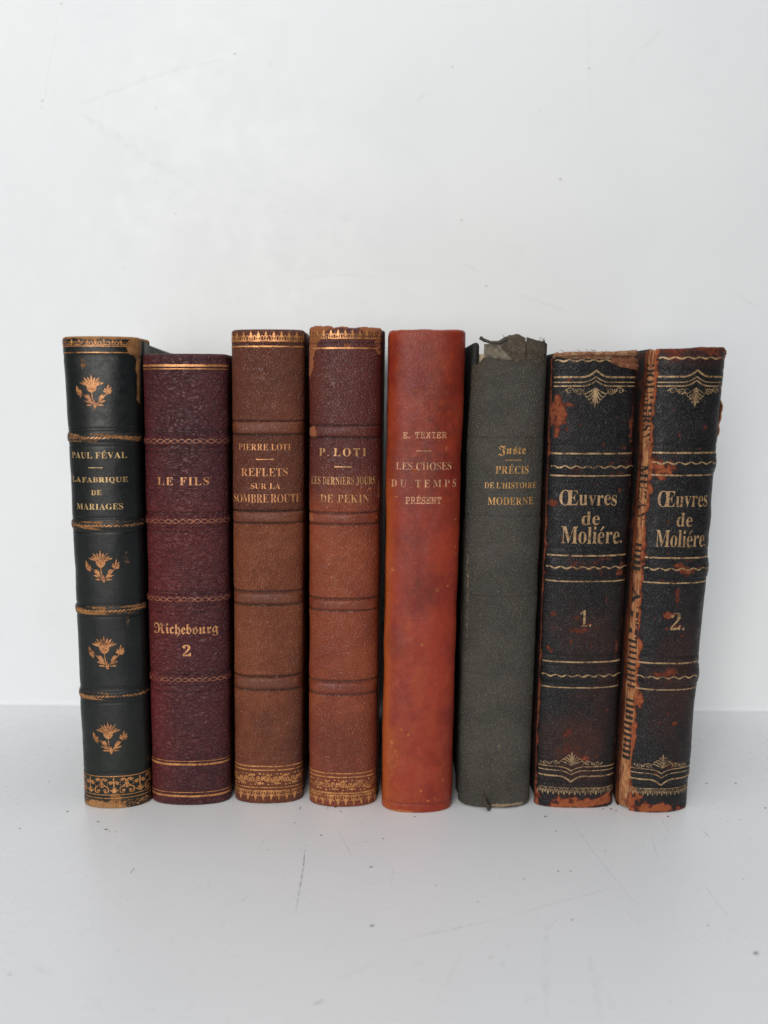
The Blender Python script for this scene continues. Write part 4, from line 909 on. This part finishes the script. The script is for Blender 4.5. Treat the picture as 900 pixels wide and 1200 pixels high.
RUST8 = leather('rotted_joint_leather', (0.12, 0.026, 0.012), (0.25, 0.065, 0.022), (0.06, 0.018, 0.010), (0.20, 0.06, 0.025), (0.22, 0.07, 0.03), 'smooth', 900, 0.0004, 0.8, 9.0, spec=0.2)
S8 = Surf(0.0276, 0.0070, 0.17536, 0.95, 2.25, 0.013, 63, (0.012, 0.0), 0.0005)
S8.bands = [(0.13458, 0.0036, 0.0006), (0.09601, 0.0036, 0.0006), (0.05502, 0.0036, 0.0006)]
S8.grooves = [(zg, 0.00016, 0.0005, 0.6) for zg in (0.16739, 0.16120, 0.14112, 0.13656, 0.13197, 0.10300, 0.09824, 0.09377, 0.06250, 0.05735, 0.05251, 0.01976, 0.01697, 0.01068)]
B8 = Book('book', 'black leather volume numbered 2 with its left joint torn open over printed waste paper', 0.1046, 0.2702, S8, None, None)
a8 = S8.arc
sl8 = lambda z: np.interp(z, [0, 0.05, 0.1, 0.14, 0.2], [-0.01065, -0.01107, -0.01205, -0.01205, -0.01179])
def sL8(z): return sl8(z) + 0.0013 * (fbm(z * 420, 2.0, 9) - .5) + 0.0012 * (fbm(z * 90, 7.0, 19) - .5)
def edge8(s, z): return 0.85 * (1 - sstep(0.2, 1.0, (s - sL8(z)) / 0.0022 + (fbm(s * 500, z * 240, 77) - .5) * 1.6))
w8 = mx(edge8, rim_wear(S8.H, 0.0042, 0.60, 68, True, False), rim_wear(S8.H, 0.0020, 0.62, 69, False, True),
    blobs([(0.0, 0.0015, 0.009, 0.0028, .95), (-0.010, 0.004, 0.006, 0.006, .9), (a8 - 0.0005, 0.15376, 0.0016, 0.010, .85), (-0.00765, 0.13351, 0.0044, 0.0036, .9), (-0.00550, S8.H - 0.003, 0.004, 0.002, .6), (0.00937, S8.H - 0.002, 0.006, 0.002, .62),
    (-0.00099, 0.07892, 0.0022, 0.0014, .7), (0.00126, 0.08638, 0.0012, 0.003, .58), (0.00223, 0.07468, 0.004, 0.0012, .52), (-0.00928, 0.04477, 0.0014, 0.0030, .85), (0.00272, 0.09601, 0.0036, 0.0024, .66), (0.00113, 0.05618, 0.006, 0.0022, .62), (0.00423, 0.03628, 0.0014, 0.001, .6), (-0.00889, 0.02874, 0.001, 0.0008, .7), (-0.00072, 0.09153, 0.004, 0.001, .52), (-0.00470, 0.15346, 0.0006, 0.0008, .6), (0.00328, 0.01941, 0.004, 0.003, .46)], .6, 27, 1.1, 900), chips(8, S8, -0.006, 0.013, 34))
t8 = lambda s, z: blobs([(0.004, 0.05, 0.008, 0.02, .5), (0.002, S8.H, 0.014, 0.006, .6)], 0.9, 28, 0.7, 300)(s, z)
B8.spine(L7, w8, t8, sL=sL8, top=lambda s: -0.0004 + 0.0007 * (fbm(s * 300, 2.2, 6) - .5) + 0.0006 * sstep(-0.004, 0.004, s), cap=0.0010, ncol=130, thick=0.0009)
N = NT('printed_waste_paper'); uvv = N.uv(); aa = N.noise(uvv, 420, 5, 0.65); bb = N.noise(N.uv(scale=(1, .12, 1)), 900, 4, 0.6)
cc = N.mix(N.ramp(aa, .35, .65), (0.31, 0.115, 0.042), (0.44, 0.21, 0.090)); cc = N.mix(N.ramp(bb, .50, .60), cc, (0.15, 0.036, 0.015)); N.put(N.b.inputs['Base Color'], cc); N.b.inputs['Roughness'].default_value = .92
bp = N.n('ShaderNodeBump'); bp.inputs['Distance'].default_value = .0004; N.put(bp.inputs['Height'], N.math('ADD', aa, bb)); N.put(N.b.inputs['Normal'], bp.outputs[0])
B8.spine(N.m, None, None, sL=-a8 - 0.0005, sR=a8 + 0.003, zt=S8.H - 0.0006, off=-0.0010, cap=0.0005, name='spine_lining', ncol=90, nrow=200, top=lambda s: 0.0008 * (fbm(s * 700, 9.2, 4) - .6), bot=lambda s: 0.0005 + 0 * s)
lin8 = [o for o in B8.root.children if o.name.startswith('spine_lining')][0]
def band8(i):
    S = S8; zc, hw, hh = S.bands[i]; z = (zc + hw * np.sin(np.linspace(-pi / 2, pi / 2, 17)))[:, None]
    s0 = sL8(z) + 0.0012; s1 = a8 - 0.0003; s = s0 + (s1 - s0) * np.linspace(0, 1, 90)[None]; z = z + 0 * s
    fade = np.clip(np.minimum(s - s0, s1 - s) / 0.002, 0, 1)
    h = hh * np.sqrt(np.clip(1 - (np.abs(z - zc) / hw) ** 3, 0, 1)) * fade - 0.00012 * (1 - fade) - 0.00008 * (np.abs(z - zc) > hw * 0.98)
    P = S.pos(s, z, h, band=False)
    o = mesh_obj('raised_band', P.reshape(-1, 3), grid_faces(*s.shape).tolist(), L7, B8.sp)
    set_uv(o, np.stack([s.ravel() + S.seed * 0.37, z.ravel()], -1)); set_attr(o, 'wear', np.maximum(w8(s, z), 0.30 + 0.4 * (vnoise(s * 200, z * 300, 78) - .5))); set_attr(o, 'tone', np.clip(t8(s, z), 0, 1)); set_attr(o, 'ink', 0 * s)
for i in range(3): band8(i)
volume_tooling(B8, 8, 0.00228, 0.00089, -0.01090, a8 - 0.0012,
    (0.17165, 0.16519, 0.16327, 0.16194, 0.15495), [(0.13848, 0.13488, 0.13044), (0.10021, 0.09617, 0.09088), (0.06018, 0.05485, 0.04982)],
    (0.02391, 0.01802, 0.01628, 0.01383, 0.00963), '2')
d = D()
text(d, '\u0152uvres', 'B', -0.00798, 0.01067, 0.11901, 0.12474 - 0.11901, seed=25, gap=.05)
text(d, 'de', 'B', -0.00075, 0.00494, 0.11183, 0.11683 - 0.11183, seed=26)
text(d, 'Moli\u00e9re.', 'B', -0.00770, 0.01110, 0.10427, 0.11041 - 0.10427, seed=27, gap=.05)
B8.deco('gilt_lettering', d, GOLD_L)
d = D(); text(d, '2.', 'B', -0.00019, 0.00483, 0.07288, 0.07925 - 0.07288, gap=.1); B8.deco('gilt_number', d, GOLD_P)
# print showing on the exposed waste paper: sideways capitals, bars and rules running down the joint
ink_m = gilt('printing_ink', (0.020, 0.013, 0.010), 0.33, 0.0, 0.8, 0.06)
d = D()
c8 = lambda z: float(sl8(np.array(z))) - 0.0026
def col(z0, z1, string, style, h, seed):
    zmid = (z0 + z1) / 2; s_ = c8(zmid); d2 = D(); text(d2, string, style, 0, 1, 0, h, seed=seed, rot=True, gap=.06); V, F, O = d2.arrays()
    z = z1 + (z0 - z1) * (1 - V[:, 1]); ctr = sl8(z) - 0.0024
    d.add(np.stack([ctr - h / 2 + V[:, 0], z], -1), F)
def bars(z0, z1, n, w):
    for k in range(n):
        z = z0 + (z1 - z0) * (k + .5) / n; c = c8(z); a_ = 0.0022 * (0.6 + 0.5 * float(vnoise(k * 3.7, z * 999, 4))); d.poly(np.array([[c - a_, z], [c - 0.0006, z], [c + 0.0006, z], [c + 0.0022, z]]), [w * (1.0 + 0.9 * float(vnoise(k * 1.9, z * 777, 8)))])
col(0.14233, 0.17004, 'DOUMIRSV', 'B+', 0.0044, 1)
col(0.11308, 0.13381, 'MUZAV', 'B+', 0.0044, 2)
bars(0.09441, 0.10522, 5, 0.0007)
col(0.06845, 0.08799, 'ATT', 'B+', 0.0044, 3); bars(0.04848, 0.06845, 9, 0.0006); bars(0.01976, 0.04510, 11, 0.0008)
B8.deco('printed_letters', d, ink_m, -0.00086, lin8)
for (za, zb_, w_) in ((0.14324, 0.15734, 0.0011), (0.17150, 0.17501, 0.0006)):
    patch(B8, 'torn_flap', RUST, np.linspace(a8 - 0.0016, a8 + 0.0030, 18), ([za, za + 0.0004], [zb_, zb_ - 0.001]), [0.0001, w_ * .8, w_ * .3, w_, w_ * .5, w_ * .9, 0.0001], 0.6, 0.5, amp=0.0010)
B8.spine(RUST8, None, None, sL=-a8 - 0.004, sR=lambda z: -a8 + 0.0012 + 0.0010 * (fbm(z * 330, 3.0, 12) - .5) + 0.0008 * (fbm(z * 60, 5.0, 2) - .5), zt=S8.H - 0.0008, off=-0.0004, cap=0.0004, name='torn_hinge', ncol=24, nrow=300, top=lambda s: 0.001 * (fbm(s * 500, 3.3, 4) - .7), thick=0.0005)
B8.body(rot_board, PG, y_left=0.0004, bt_left=0.0026, y_in=0.0006, bt=0.0030, top_gap=0.0002, bev=0.0012)
crumbs = [(-0.0208, 0.2763, .0006), (-0.0190, 0.2744, .0004), (-0.0219, 0.2738, .0003), (-0.0168, 0.2714, .0003), (0.0867, 0.2750, .0004), (0.0881, 0.2732, .0005), (0.0851, 0.2732, .0003), (-0.0326, 0.2744, .0003), (0.1083, 0.2678, .0004), (0.0897, 0.2720, .0003), (0.0117, 0.2678, .0003)]
specks('leather_crumb', crumbs, table, crumb_m)
